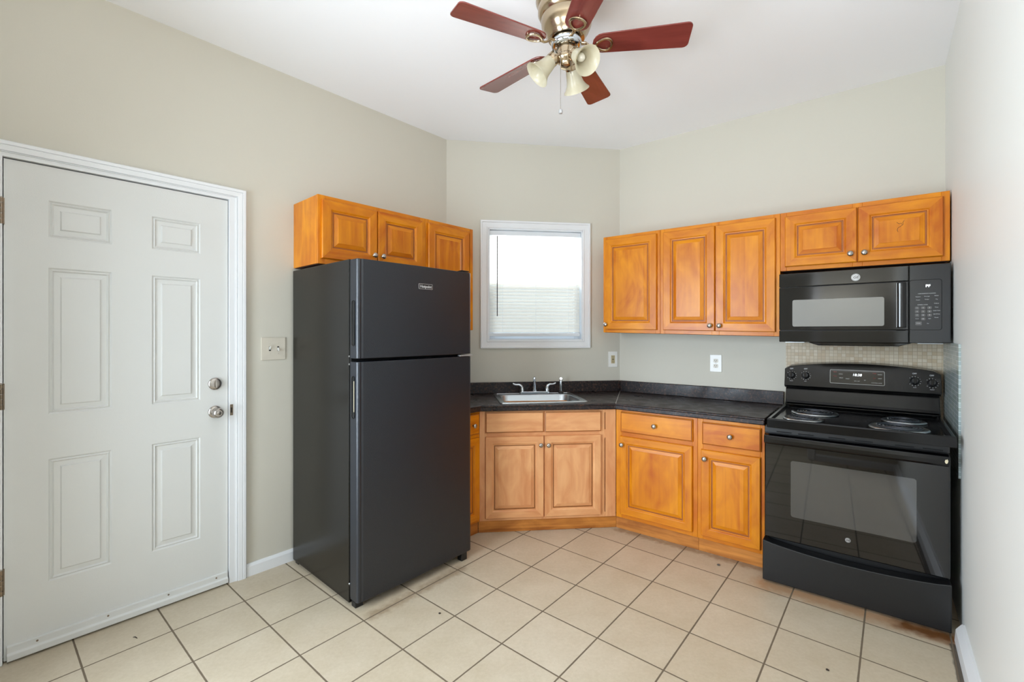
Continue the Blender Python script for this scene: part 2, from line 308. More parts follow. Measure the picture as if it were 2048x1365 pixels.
# ---------------------------------------------------------------- mesh helpers
class MB:
    def __init__(self): self.bm = bmesh.new()
    def quad(self, vs, mi=0, smooth=False):
        f = self.bm.faces.new([v if isinstance(v, bmesh.types.BMVert) else self.bm.verts.new(v) for v in vs]); f.material_index = mi; f.smooth = smooth; return f
    def box(self, x0, x1, y0, y1, z0, z1, mi=0):
        v = [self.bm.verts.new((x, y, z)) for z in (z0, z1) for y in (y0, y1) for x in (x0, x1)]
        for q in ((0, 2, 3, 1), (4, 5, 7, 6), (0, 1, 5, 4), (2, 6, 7, 3), (0, 4, 6, 2), (1, 3, 7, 5)):
            f = self.bm.faces.new([v[i] for i in q]); f.material_index = mi
        return self
    def prism(self, pts, z0, z1, mi=0, axis='z'):
        def P(a, b, c): return (a, b, c) if axis == 'z' else ((a, c, b) if axis == 'y' else (c, a, b))
        lo = [self.bm.verts.new(P(a, b, z0)) for a, b in pts]; hi = [self.bm.verts.new(P(a, b, z1)) for a, b in pts]
        n = len(pts)
        fs = [self.bm.faces.new(lo), self.bm.faces.new(hi)]
        for i in range(n): fs.append(self.bm.faces.new([lo[i], lo[(i+1) % n], hi[(i+1) % n], hi[i]]))
        for f in fs: f.material_index = mi
        return self
    def nested(self, x0, x1, z0, z1, yf, prof, mats):
        # rings of a panel: prof = [(inset, forward), ...]; mats(k) -> (vertical index, horizontal index)
        rings = []
        for ins, fw in prof:
            rings.append([self.bm.verts.new(c) for c in ((x0+ins, yf-fw, z0+ins), (x1-ins, yf-fw, z0+ins), (x1-ins, yf-fw, z1-ins), (x0+ins, yf-fw, z1-ins))])
        for k in range(len(rings)-1):
            a, b = rings[k], rings[k+1]; mv, mh = mats(k)
            for i in range(4):
                j = (i+1) % 4
                f = self.bm.faces.new([a[i], a[j], b[j], b[i]]); f.material_index = mh if i in (0, 2) else mv
        f = self.bm.faces.new(rings[-1]); f.material_index = mats(len(rings))[0]
        return rings
    def lathe(self, prof, c=(0, 0, 0), axis=(0, 0, 1), n=32, mi=0, cap=True):
        ax = Vector(axis).normalized(); q = Vector((0, 0, 1)).rotation_difference(ax); c = Vector(c); rings = []
        for r, z in prof:
            rings.append([self.bm.verts.new(c+q @ Vector((max(r, 1e-5)*math.cos(2*PI*i/n), max(r, 1e-5)*math.sin(2*PI*i/n), z))) for i in range(n)])
        for a, b in zip(rings, rings[1:]):
            for i in range(n):
                f = self.bm.faces.new([a[i], a[(i+1) % n], b[(i+1) % n], b[i]]); f.smooth = True; f.material_index = mi
        if cap:
            for r in (rings[0], rings[-1]):
                f = self.bm.faces.new(r); f.material_index = mi
        return self
    def cyl(self, a, b, r, n=16, mi=0, r2=None):
        a, b = Vector(a), Vector(b); return self.lathe([(r, 0), (r if r2 is None else r2, (b-a).length)], a, b-a, n, mi)
    def tube(self, pts, r, n=10, mi=0, closed=False, flat=1.0, up=(0, 0, 1)):
        pts = [Vector(p) for p in pts]; m = len(pts); rings = []; rr = r if isinstance(r, (list, tuple)) else [r]*m
        up = Vector(up)
        for i, p in enumerate(pts):
            if closed: t = pts[(i+1) % m]-pts[i-1]
            else: t = pts[min(i+1, m-1)]-pts[max(i-1, 0)]
            t.normalize(); u = up.cross(t)
            if u.length < 1e-3: u = Vector((1, 0, 0)).cross(t)
            u.normalize(); w = t.cross(u)
            rings.append([self.bm.verts.new(p+u*rr[i]*math.cos(2*PI*k/n)+w*rr[i]*flat*math.sin(2*PI*k/n)) for k in range(n)])
        prs = list(zip(rings, rings[1:]))+([(rings[-1], rings[0])] if closed else [])
        for a, b in prs:
            for k in range(n):
                f = self.bm.faces.new([a[k], a[(k+1) % n], b[(k+1) % n], b[k]]); f.smooth = True; f.material_index = mi
        if not closed:
            for rg in (rings[0], rings[-1]): f = self.bm.faces.new(rg); f.material_index = mi
        return self
    def rrect(self, x0, x1, z0, z1, r, n=5):
        pts = []
        for cx, cz, a0 in ((x1-r, z0+r, -90), (x1-r, z1-r, 0), (x0+r, z1-r, 90), (x0+r, z0+r, 180)):
            for k in range(n+1):
                a = math.radians(a0+90*k/n); pts.append((cx+r*math.cos(a), cz+r*math.sin(a)))
        return pts
    def build(self, name, mats, parent=None, bevel=0, seg=2, warp=None, F=None, x0=0, z0=0, smooth=False):
        if warp:
            for v in self.bm.verts: v.co.z += warp(v.co.x, v.co.z)
        bmesh.ops.recalc_face_normals(self.bm, faces=self.bm.faces)
        me = bpy.data.meshes.new(name)
        if smooth:
            for f in self.bm.faces: f.smooth = True
        self.bm.to_mesh(me); self.bm.free()
        for mm in (mats if isinstance(mats, (list, tuple)) else [mats]): me.materials.append(M[mm])
        if any(p.use_smooth for p in me.polygons):
            me.set_sharp_from_angle(angle=math.radians(38))
        o = bpy.data.objects.new(name, me); COL.objects.link(o)
        if parent: o.parent = parent
        if F:
            p = fp(F, x0, 0); o.location = (p[0], p[1], z0); o.rotation_euler = (0, 0, F[1])
        if bevel:
            b = o.modifiers.new('edge', 'BEVEL'); b.width = bevel; b.segments = seg; b.limit_method = 'ANGLE'; b.angle_limit = math.radians(35)
        return o
def text(name, s, size, mat_, parent, at, rz=0, ext=.0004, rx=PI/2, align='CENTER', shear=0, sx=1, bold=0):
    c = bpy.data.curves.new(name, 'FONT'); c.body = s; c.size = size; c.extrude = ext; c.align_x = align; c.align_y = 'CENTER'; c.shear = shear; c.offset = bold
    t = bpy.data.objects.new(name+'_curve', c); COL.objects.link(t)
    dg = bpy.context.evaluated_depsgraph_get(); me = bpy.data.meshes.new_from_object(t.evaluated_get(dg))
    COL.objects.unlink(t); bpy.data.objects.remove(t)
    me.materials.clear(); me.materials.append(M[mat_])
    o = bpy.data.objects.new(name, me); COL.objects.link(o); o.parent = parent; o.location = at; o.rotation_euler = (rx, 0, rz); o.scale = (sx, 1, 1)
    return o
def thing(name, label, cat, F=None, x=0, d=0, z=0, at=None, rz=0, group=None):
    o = bpy.data.objects.new(name, None); COL.objects.link(o); o.empty_display_size = .1
    if F: p = fp(F, x, d); o.location = (p[0], p[1], z); o.rotation_euler = (0, 0, F[1])
    else: o.location = at; o.rotation_euler = (0, 0, rz)
    o['label'] = label; o['category'] = cat
    if group: o['group'] = group
    return o
def tag(o, label, cat, group=None):
    o['label'] = label; o['category'] = cat
    if group: o['group'] = group
    return o
def struct(o): o['kind'] = 'structure'; return o
def line_x(p, a, q, b):     # intersection of p+ta and q+ub
    den = a[0]*b[1]-a[1]*b[0]; t = ((q[0]-p[0])*b[1]-(q[1]-p[1])*b[0])/den; return (p[0]+t*a[0], p[1]+t*a[1])
def dirv(F): return (math.cos(F[1]), math.sin(F[1]))

# ---------------------------------------------------------------- room shell
HC = 2.938; DR = 3.78            # ceiling height, distance of the rear wall from the range wall
LR = line_x(LC, dirv(FL), fp(FB, 0, DR), dirv(FB)); RR = line_x(RC, dirv(FR), fp(FB, 0, DR), dirv(FB))
T = .12
flr = MB(); flr.box(-6, 6, -6.5, 5, -.05, 0); struct(flr.build('floor', 'floor'))
ce = MB(); ce.box(-6, 6, -6.5, 5, HC, HC+.05); struct(ce.build('ceiling', 'ceil'))
def wall(name, F, x0, x1, holes, m='wall', t=T, zt=HC):
    w = MB(); xs = x0
    for (a, b, z0, z1) in holes:
        w.box(xs, a, 0, t, 0, zt)
        if z0 > 0: w.box(a, b, 0, t, 0, z0)
        w.box(a, b, 0, t, z1, zt); xs = b
    w.box(xs, x1, 0, t, 0, zt)
    return struct(w.build(name, m, F=F))
DX0, DX1, DZ = -2.384, -1.553, 2.112
wall('wall_left', FL, loc(FL, LR)[0]-.0, 0.02, [(DX0-.02, DX1+.02, 0, DZ+.02)])
WX0, WX1, WZ0, WZ1 = .336, 1.132, 1.316, 2.235
wall('wall_window', FC, 0, 1.461, [(WX0, WX1, WZ0, WZ1)], t=.16)
wall('wall_range', FB, 0, 2.014, [])
rl = -loc(FR, RR)[1]
wall('wall_right', FR, 0, loc(FR, RR)[0], [], 'wallwhite')
FBk = (fp(FB, 0, DR), FB[1]+PI)          # rear wall seen from inside
xa, xb = loc(FBk, RR)[0], loc(FBk, LR)[0]
wall('wall_rear', FBk, xa-.05, xb+.05, [(-1.16, .86, 0, 2.15)])
# casing of the doorway behind
c = MB(); c.box(-1.23, -1.16, -.02, .14, 0, 2.22); c.box(.86, .93, -.02, .14, 0, 2.22); c.box(-1.16, .86, -.02, .14, 2.15, 2.22)
struct(c.build('trim_2', 'trim', F=FBk, bevel=.004))
# next room walls so that the doorway looks into a room
w = MB(); w.box(-3.2, 1.6, 2.6, 2.7, 0, HC); w.box(-3.2, -3.1, T, 2.6, 0, HC); w.box(1.5, 1.6, T, 2.6, 0, HC)
struct(w.build('wall_next_room', 'wall', F=FBk))

# baseboards
b = MB(); b.prism([(0, 0), (-.014, 0), (-.014, .055), (-.006, .07), (0, .07)], -1.467, -.05, axis='x'); o = b.build('baseboard_left', 'trim', F=FL); struct(o)
b = MB(); b.prism([(0, 0), (-.034, 0), (-.030, .05), (-.016, .072), (-.010, .08), (0, .08)], .80, loc(FR, RR)[0]-.01, axis='x'); o = b.build('baseboard_right', 'trim', F=FR); struct(o)
b = MB(); b.prism([(0, 0), (-.014, 0), (-.014, .055), (-.006, .07), (0, .07)], xa+.02, -1.235, axis='x'); struct(b.build('baseboard_rear', 'trim', F=FBk))

# ---------------------------------------------------------------- entry door
dr = thing('door_1', 'white six panel entry door with nickel knob and deadbolt', 'door', FL, DX0, 0, 0); dr['kind'] = 'structure'
dw = DX1-DX0
P6 = [(0, 0), (.008, .0), (.014, -.006), (.020, -.002), (.026, -.009), (.045, -.007), (.050, -.0015)]
def door_slab():
    m = MB(); z0, z1 = .008, DZ-.003; x0, x1 = .003, dw-.003; yf = .004
    cx = [x0, .126, .352, .487, .707, x1]; cz = [z0, .281, .834, 1.015, 1.674, 1.79, 1.968, z1]
    for i in range(5):
        for k in range(7):
            if i in (1, 3) and k in (1, 3, 5):
                m.nested(cx[i], cx[i+1], cz[k], cz[k+1], yf, P6, lambda q: (0, 0))
            else: m.quad([(cx[i], yf, cz[k]), (cx[i+1], yf, cz[k]), (cx[i+1], yf, cz[k+1]), (cx[i], yf, cz[k+1])])
    bmesh.ops.remove_doubles(m.bm, verts=m.bm.verts, dist=1e-5)
    m.box(x0, x1, yf+.012, yf+.045, z0, z1)
    for (a, b, c_, d_) in ((x0, x0+.0001, z0, z1), (x1-.0001, x1, z0, z1)): m.box(a, b, yf, yf+.02, c_, d_)
    m.box(x0, x1, yf, yf+.02, z1-.0001, z1); m.box(x0, x1, yf, yf+.02, z0, z0+.0001)
    return m.build('door_slab', 'doorw', dr)
door_slab()
# frame + fluted casing
def casing(m, x0, x1, zt, w, side):  # moulded profile casing around an opening
    prof = [(0, .0), (0, .012), (.10, .012), (.13, .017), (.17, .012), (.2, .012), (.25, .019), (.62, .021), (.66, .018), (.70, .022), (.93, .022), (1, .016), (1, 0)]
    def strip(p0, p1, n0, n1):
        a = [m.bm.verts.new((p0[0]+n0[0]*w*u, -h, p0[1]+n0[1]*w*u)) for u, h in prof]
        b_ = [m.bm.verts.new((p1[0]+n1[0]*w*u, -h, p1[1]+n1[1]*w*u)) for u, h in prof]
        for i in range(len(prof)-1): m.bm.faces.new([a[i], a[i+1], b_[i+1], b_[i]])
        m.bm.faces.new(a); m.bm.faces.new(b_)
    return strip
m = MB(); st = casing(m, 0, dw, DZ, .056, 0)
xi0, xi1, zi = -.028, dw+.028, DZ+.012
st((xi1, 0), (xi1, zi), (1, 0), (1, 1)); st((xi0, zi), (xi1, zi), (-1, 1), (1, 1)); st((xi0, 0), (xi0, zi), (-1, 0), (-1, 1))
m.build('door_casing', 'trim', dr)
m = MB(); m.box(dw, dw+.03, -.011, .10, 0, DZ+.003); m.box(-.03, 0, -.011, .10, 0, DZ+.003); m.box(-.03, dw+.03, -.011, .10, DZ+.002, DZ+.024)
m.box(-.03, dw+.03, .055, .10, 0, DZ)
m.build('door_jamb', 'trim', dr, bevel=.0015)
# sweep with screws
m = MB(); m.prism([(.004, .010), (-.018, .010), (-.018, .034), (-.008, .040), (-.008, .066), (.004, .069)], .012, dw-.006, axis='x')
sw = m.build('door_sweep', 'doorw', dr, bevel=.0012)
for x in (.10, .33, .56, .77):
    m = MB(); m.lathe([(.004, 0), (.004, .0015), (.001, .002)], (x, -.0078, .054), (0, -1, 0), 12); m.build('screw', 'tarnish', sw)
# knob
kx = dw-(1.614-1.553)-.003
def lock(z, knob):
    m = MB(); m.lathe([(.033, 0), (.033, .006), (.029, .011), (.022, .013), (.012, .014)], (kx, .004, z), (0, -1, 0), 40)
    r = m.build('knob' if knob else 'deadbolt', 'nickel', dr)
    if knob:
        m = MB(); m.lathe([(.012, .012), (.011, .03), (.017, .036), (.0265, .046), (.0275, .056), (.024, .066), (.017, .0705), (.0165, .066), (.0, .066)], (kx, .004, z), (0, -1, 0), 40, cap=False)
        m.lathe([(.011, .066), (.011, .071), (.009, .0725), (0, .0725)], (kx, .004, z), (0, -1, 0), 24)
        g = m.build('knob_grip', 'nickel', r)
        m = MB(); m.box(kx-.0012, kx+.0012, -.0695, -.0683, z-.007, z+.007); m.build('keyhole', 'slot', r)
        m = MB(); m.lathe([(.003, 0), (.003, .0012)], (kx-.026, -.003, z), (0, -1, 0), 12); m.build('screw', 'slot', r)
    else:
        m = MB(); m.prism([(x*.9, y) for x, y in ((-.004, -.019), (.0, -.021), (.004, -.019), (.006, -.005), (.006, .005), (.004, .019), (0, .021), (-.004, .019), (-.006, .005), (-.006, -.005))], 0, .018, axis='y')
        for v in m.bm.verts: v.co = Vector((kx+v.co.x, -.008-v.co.y, z+v.co.z))
        m.build('thumb_turn', 'nickel', r, bevel=.0015)
        for s in (-1, 1):
            m = MB(); m.lathe([(.003, 0), (.003, .0015)], (kx+.020*s, -.007, z), (0, -1, 0), 12); m.build('screw', 'slot', r)
lock(.952, True); lock(1.104, False)
m = MB(); m.box(dw+.004, dw+.018, -.0125, -.011, .925, .985); m.box(dw+.007, dw+.014, -.0135, -.012, .94, .968, 1)
m.build('strike_plate', ['tarnish', 'slot'], dr)
for z0, z1 in ((1.832, 1.942), (1.060, 1.168), (.288, .396)):
    m = MB(); n = 5; h = (z1-z0)/n
    for i in range(n): m.cyl((-.004, -.006, z0+i*h+.0008), (-.004, -.006, z0+(i+1)*h-.0008), .0075)
    m.box(-.004, .006, -.001, .003, z0, z1)
    m.lathe([(.005, 0), (.006, .003), (0, .006)], (-.004, -.006, z1), n=12)
    m.build('hinge', 'tarnish', dr)

# ---------------------------------------------------------------- window
wd = thing('window_1', 'small double hung window in the angled wall over the sink', 'window', FC, WX0, 0, WZ0); wd['kind'] = 'structure'
ww_, wh = WX1-WX0, WZ1-WZ0
m = MB()
prof = [(0, 0), (0, .014), (.1, .016), (.2, .012), (.72, .014), (.8, .020), (1, .020), (1, 0)]
cw = .062
for (p0, p1, n0, n1) in (((0, 0), (ww_, 0), (-1, -1), (1, -1)), ((ww_, 0), (ww_, wh), (1, -1), (1, 1)), ((ww_, wh), (0, wh), (1, 1), (-1, 1)), ((0, wh), (0, 0), (-1, 1), (-1, -1))):
    a = [m.bm.verts.new((p0[0]+n0[0]*cw*u, -h, p0[1]+n0[1]*cw*u)) for u, h in prof]; b_ = [m.bm.verts.new((p1[0]+n1[0]*cw*u, -h, p1[1]+n1[1]*cw*u)) for u, h in prof]
    for i in range(len(prof)-1): m.bm.faces.new([a[i], a[i+1], b_[i+1], b_[i]])
m.build('window_casing', 'trim', wd)
m = MB()  # jamb liner
for q in ((0, .012, 0, wh), (ww_-.012, ww_, 0, wh), (0, ww_, 0, .012), (0, ww_, wh-.012, wh)): m.box(q[0], q[1], -.012, .15, q[2], q[3])
m.build('window_jamb', 'vinyl', wd, bevel=.001)
zm = 1.782-WZ0
def sash(name, z0, z1, y, f=.042):
    m = MB()
    for q in ((.012, .012+f, z0, z1), (ww_-.012-f, ww_-.012, z0, z1), (.012+f, ww_-.012-f, z0, z0+f), (.012+f, ww_-.012-f, z1-f, z1)): m.box(q[0], q[1], y, y+.028, q[2], q[3])
    s = m.build(name, 'vinyl', wd, bevel=.003)
    m = MB(); m.box(.012+f, ww_-.012-f, y+.012, y+.016, z0+f, z1-f); m.build('pane', 'glass', s)
    return s
sash('upper_sash', zm-.02, wh-.012, .095); sash('lower_sash', .012, zm+.02, .062)
m = MB(); m.box(.014, ww_-.014, .130, .131, .014, zm); m.build('insect_screen', 'screen', wd)

# blind
bl = thing('window_blind', 'white mini blind lowered over the window above the sink', 'blind', FC, WX0, 0, WZ0)
m = MB(); m.box(.014, ww_-.016, .006, .034, wh-.052, wh-.016); m.build('headrail', 'vinyl', bl, bevel=.002)
m = MB(); z = wh-.068; tilt = math.radians(60); hw = .0148
while z > .075:
    for a, b_ in ((-1, 0), (0, 1)):
        y0, z0 = .021+a*hw*math.cos(tilt), z+a*hw*math.sin(tilt)+(.0022 if a == 0 else 0)
        y1, z1 = .021+b_*hw*math.cos(tilt), z+b_*hw*math.sin(tilt)+(.0022 if b_ == 0 else 0)
        m.quad([(.012, y0, z0), (ww_-.022, y0, z0), (ww_-.022, y1, z1), (.012, y1, z1)], smooth=True)
    z -= .0275
bmesh.ops.remove_doubles(m.bm, verts=m.bm.verts, dist=1e-5)
m.build('slats', 'slat', bl)
m = MB(); m.box(.010, ww_-.022, .006, .036, .034, .062); m.build('bottom_rail', 'vinyl', bl, bevel=.004)
m = MB(); m.cyl((.075, -.002, .20), (.075, -.002, wh-.06), .0035, 8); m.build('tilt_wand', 'slot', bl)
m = MB()
for x in (.12, ww_/2, ww_-.12): m.cyl((x, .006, .06), (x, .006, wh-.05), .0008, 6)
m.cyl((ww_-.05, .004, .16), (ww_-.05, .004, wh-.05), .0012, 6)
m.build('cord', 'vinyl', bl)

# ---------------------------------------------------------------- cabinets
RP = [(0, 0), (0, .013), (.004, .019), (.050, .019), (.055, .0165), (.059, .012), (.064, .0115), (.066, .008), (.072, .008), (.0735, .0105), (.094, .0165), (.0955, .0180)]
def pm(sm):
    v, h, g = sm
    def f(k):
        if k in (6, 7): return (g, g)
        if k == 4: return (v, h)
        if k >= 11: return (v, v)
        return (v, h)
    return f
def cab_door(par, x0, x1, z0, z1, knob, ws, warp=None, k=1.0):
    m = MB(); pr = [(a*k, b_) for a, b_ in RP]
    m.nested(x0, x1, z0, z1, 0, pr, pm((0, 1, 2)))
    m.quad([(x0, 0, z0), (x0, 0, z1), (x1, 0, z1), (x1, 0, z0)])
    d = m.build('door', ws, par, warp=warp)
    if knob: kn(d, knob[0], -.019, knob[1], warp)
    return d
def kn(par, x, y, z, warp=None):
    m = MB(); m.lathe([(.0085, 0), (.0075, .003), (.0055, .006), (.0055, .012), (.010, .016), (.0150, .019), (.0155, .022), (.013, .026), (.007, .0285), (0, .029)], (x, y, z), (0, -1, 0), 24)
    m.build('knob', 'nickel', par, warp=warp)
def drawer(par, x0, x1, z0, z1, knob, ws, name='drawer'):
    m = MB(); m.nested(x0, x1, z0, z1, 0, [(0, 0), (0, .012), (.003, .016), (.008, .019), (.010, .019)], lambda k: (1, 1) if k != 2 else (2, 2))
    m.quad([(x0, 0, z0), (x0, 0, z1), (x1, 0, z1), (x1, 0, z0)])
    d = m.build(name, ws, par)
    if knob: kn(d, (x0+x1)/2, -.019, (z0+z1)/2)
    return d
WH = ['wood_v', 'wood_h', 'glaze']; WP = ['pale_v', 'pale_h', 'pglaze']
def carcass(par, w, dep, z0, z1, ws, stiles, rails, warp=None, under=True):
    # box behind the face frame plus a face frame of stiles and rails, front plane at y=0
    m = MB(); z0_, z1_ = z0+.001, z1-.001
    m.prism([(.001, .019), (.016, .019), (.016, dep-.014), (w-.016, dep-.014), (w-.016, .019), (w-.001, .019), (w-.001, dep-.002), (.001, dep-.002)], z0_, z1_)
    m.box(.016, w-.016, .0192, dep-.014, z0_, z0_+.015)
    if z0 < .01: m.box(.016, w-.016, .0192, dep-.014, z1_-.015, z1_)
    m.build('cabinet_box', [ws[0]], par, warp=warp)
    m = MB()
    for a, b_ in stiles: m.box(a, b_, 0, .019, z0, z1, 0)
    for a, b_ in rails:
        for (s0, s1) in zip(stiles, stiles[1:]): m.box(s0[1], s1[0], 0.0004, .019, a, b_, 1)
    m.build('face_frame', ws, par, warp=warp, bevel=.0012, seg=1)

# ---- wall cabinets on the range wall (the run sags a little to the right)
def mk_warp(x0, zb): return lambda x, z: -.003*(x+x0)-.0185*(x+x0)*(2.137-(z+zb))/.76*1.0
DU = .32
def upper(F, x0, x1, zb, zt, label, doors, ws=WH, warp=None, d=DU, stl=.034, group=None, mids=()):
    t = thing('wall_cabinet', label, 'cabinet', F, x0, d, zb, group=group)
    w, h = x1-x0, zt-zb
    wf = (lambda x, z: warp(x+x0, z+zb)) if warp else None
    st_ = [(0, stl)]+[(a-x0, b_-x0) for a, b_ in mids]+[(w-stl, w)]
    carcass(t, w, d, 0, h, ws, st_, [(0, .034), (h-.034, h)], wf)
    for (a, b_, c_, e_, kx_, kz_) in doors: cab_door(t, a-x0, b_-x0, c_-zb, e_-zb, (kx_-x0, kz_-zb), ws, wf)
    # underside liner
    m = MB(); m.box(.008, w-.008, .012, d-.006, -.002, .0005); m.build('underside_panel', 'dark_liner', t, warp=wf)
    return t
wB = lambda x, z: -.003*x-.019*x*(2.137-z)/.76
upper(FB, .003, .457, 1.384, 2.137, 'tall honey maple wall cabinet with a single door, right beside the window', [(.020, .436, 1.410, 2.112, .036, 1.446)], warp=wB)
upper(FB, .4585, 1.221, 1.384, 2.137, 'tall honey maple wall cabinet with two doors, next to the microwave',
      [(.483, .8365, 1.410, 2.112, .808, 1.446), (.8400, 1.197, 1.410, 2.112, .868, 1.446)], warp=wB, mids=((.815, .861),))
wB2 = lambda x, z: -.003*x-.006*(x-1.2)*(2.137-z)/.38
upper(FB, 1.2225, 1.9985, 1.772, 2.137, 'short honey maple wall cabinet with two doors directly above the microwave',
      [(1.248, 1.6075, 1.796, 2.110, 1.577, 1.845), (1.6115, 1.972, 1.796, 2.110, 1.641, 1.845)], warp=wB2, mids=((1.587, 1.632),))
for o in list(bpy.data.objects):   # dark squiggle scratched into the right door above the microwave
    if o.name.startswith('door') and o.parent and 'directly above' in o.parent.get('label', '') and o.data.vertices[0].co.x > .3:
        for pts in ([(.560, .236), (.570, .226), (.580, .229), (.584, .218), (.574, .210), (.566, .205), (.562, .193), (.566, .183)], [(.592, .242), (.586, .232), (.588, .220), (.582, .216)]):
            m = MB(); m.tube([(x, -.0182, z-.01) for x, z in pts], .0009, 6, up=(0, 1, 0)); m.build('scratch', 'slot', o, warp=lambda x, z: wB2(x+1.2225, z+1.772))
# ---- wall cabinets by the fridge
upper(FL, -1.204, -.4575, 1.772, 2.162, 'short honey maple wall cabinet with two doors right above the black refrigerator',
      [(-1.186, -.8355, 1.802, 2.136, -.862, 1.856), (-.8300, -.490, 1.802, 2.136, -.803, 1.856)], mids=((-.856, -.810),), stl=.040)
upper(FL, -.4560, -.010, 1.400, 2.162, 'narrow honey maple wall cabinet half hidden behind the refrigerator, left of the window',
      [(-.440, -.060, 1.424, 2.136, -.086, 1.47)], stl=.03)

# ---- base cabinets
ZK, ZB = .088, .842
def base(F, x0, x1, d, label, ws, stiles, drawers, doors, dep=.575, kick=.022, false=False, kx0=0, kx1=0):
    t = thing('base_cabinet', label, 'cabinet', F, x0, d, 0)
    w = x1-x0
    carcass(t, w, dep, ZK, ZB, ws, [(a-x0, b_-x0) for a, b_ in stiles], [(ZK, ZK+.034), (.640, .702), (ZB-.022, ZB)])
    for a, b_, c_, e_, kb in drawers: drawer(t, a-x0, b_-x0, c_, e_, kb, ws, 'false_drawer_front' if false else 'drawer')
    for (a, b_, c_, e_, kx_, kz_) in doors: cab_door(t, a-x0, b_-x0, c_, e_, (kx_-x0, kz_), ws, k=.92)
    m = MB(); m.box(-kx0, w+kx1, kick, kick+.016, 0.001, ZK+.004); m.build('toe_kick', 'oak', t, bevel=.001)
    return t
xe = 1.183
base(FB, .258, .8085, .64, 'honey maple base cabinet with a wide drawer over one wide door, beside the sink cabinet', WH,
     [(.258, .300), (.777, .8085)], [(.297, .782, .690, .830, True)], [(.293, .780, .118, .662, .311, .604)], dep=.60, kx0=.010)
base(FB, .8095, xe, .64, 'honey maple base cabinet with a narrow drawer and door beside the black range', WH,
     [(.8095, .842), (1.160, xe)], [(.839, 1.166, .686, .823, True)], [(.833, 1.163, .114, .653, .857, .599)], dep=.60)
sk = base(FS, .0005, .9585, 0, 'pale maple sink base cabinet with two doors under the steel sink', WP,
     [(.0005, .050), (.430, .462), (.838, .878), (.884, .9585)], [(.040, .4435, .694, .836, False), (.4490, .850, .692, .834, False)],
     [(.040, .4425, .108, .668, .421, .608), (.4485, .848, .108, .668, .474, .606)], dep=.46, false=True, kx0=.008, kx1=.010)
# left sliver cabinet: its face runs along the door wall
pc = loc(FL, FS[0]); dL = pc[1]; xL = pc[0]
base(FL, -.450, xL-.001, dL, 'narrow honey maple base cabinet squeezed between the refrigerator and the sink cabinet', WH,
     [(-.450, -.430), (xL-.020, xL-.001)], [(-.442, xL-.014, .693, .833, False)], [(-.442, xL-.014, .108, .670, -.40, .60)], dep=.54, kx1=.008)
# its drawer knob peeks out beside the refrigerator
for o in list(bpy.data.objects):
    if o.name.startswith('drawer') and o.parent and 'squeezed' in o.parent.get('label', ''):
        kn(o, -.284+.450, -.019, .757)

# ---- countertop
ZC = .885
fo = .028
sfo = (FS[0][0]+fo*math.sin(FS[1]), FS[0][1]-fo*math.cos(FS[1]))
pA = fp(FL, -.447, dL+fo); pA2 = fp(FL, -.447, .004)
pBc = line_x(fp(FL, 0, dL+fo), dirv(FL), sfo, dirv(FS))
pCc = line_x(sfo, dirv(FS), fp(FB, 0, .64+fo), dirv(FB))
pD = fp(FB, xe+.003, .64+fo); pE = fp(FB, xe+.012, .004); pE2 = fp(FB, xe+.024, .004)
g1 = line_x(fp(FB, 0, .004), dirv(FB), fp(FC, 0, .004), dirv(FC)); g2 = line_x(fp(FL, 0, .004), dirv(FL), fp(FC, 0, .004), dirv(FC))
ct = thing('countertop', 'dark brown speckled laminate countertop bending around the corner with a low backsplash', 'countertop', at=(pCc[0], pCc[1], ZC))
O = Vector((pCc[0], pCc[1]))
def L2(p): return (p[0]-O.x, p[1]-O.y)
SX0, SX1, SD0, SD1 = .372, 1.006, .050, .560     # sink cut-out in the window-wall frame
hole = [fp(FC, SX0+.02, SD1-.02), fp(FC, SX1-.02, SD1-.02), fp(FC, SX1-.02, SD0+.02), fp(FC, SX0+.02, SD0+.02)]
def slab_with_hole(outer, hole, z0, z1):
    m = MB()
    for z in (z0, z1):
        ov = [m.bm.verts.new(L2(p)+(z,)) for p in outer]; hv = [m.bm.verts.new(L2(p)+(z,)) for p in hole]
        es = [m.bm.edges.new((ov[i], ov[(i+1) % len(ov)])) for i in range(len(ov))]+[m.bm.edges.new((hv[i], hv[(i+1) % 4])) for i in range(4)]
        bmesh.ops.triangle_fill(m.bm, use_beauty=True, use_dissolve=False, edges=es)
        if z == z0: o0, h0 = ov, hv
    for A, B_ in ((o0, ov), (h0, hv)):
        for i in range(len(A)): m.bm.faces.new([A[i], A[(i+1) % len(A)], B_[(i+1) % len(A)], B_[i]])
    return m
m = slab_with_hole([pA, pBc, pCc, pD, pE, g1, g2, pA2], hole, -.040, 0)
m.build('worktop', 'lam', ct, bevel=.006, seg=3)
# rolled front lip
m = MB()
for a, b_ in ((pA, pBc), (pBc, pCc), (pCc, pD)):
    a, b_ = L2(a), L2(b_); v = Vector((b_[0]-a[0], b_[1]-a[1], 0)); n_ = Vector((v.y, -v.x, 0)).normalized()
    if n_.y > 0: n_ = -n_
    m.tube([Vector((a[0], a[1], -.006))-n_*.004, Vector((b_[0], b_[1], -.006))-n_*.004], .0085, 12)
m.build('rolled_edge', 'lam', ct)
# backsplash in three runs
ft = .02
h1 = line_x(fp(FB, 0, .004+ft), dirv(FB), fp(FC, 0, .004+ft), dirv(FC)); h2 = line_x(fp(FL, 0, .004+ft), dirv(FL), fp(FC, 0, .004+ft), dirv(FC))
m = MB()
for q in ([pE2, g1, h1, fp(FB, xe+.024, .004+ft)], [g1, g2, h2, h1], [g2, pA2, fp(FL, -.447, .004+ft), h2]): m.prism([L2(p) for p in q], 0, .092)
m.build('backsplash', 'lam', ct, bevel=.004)
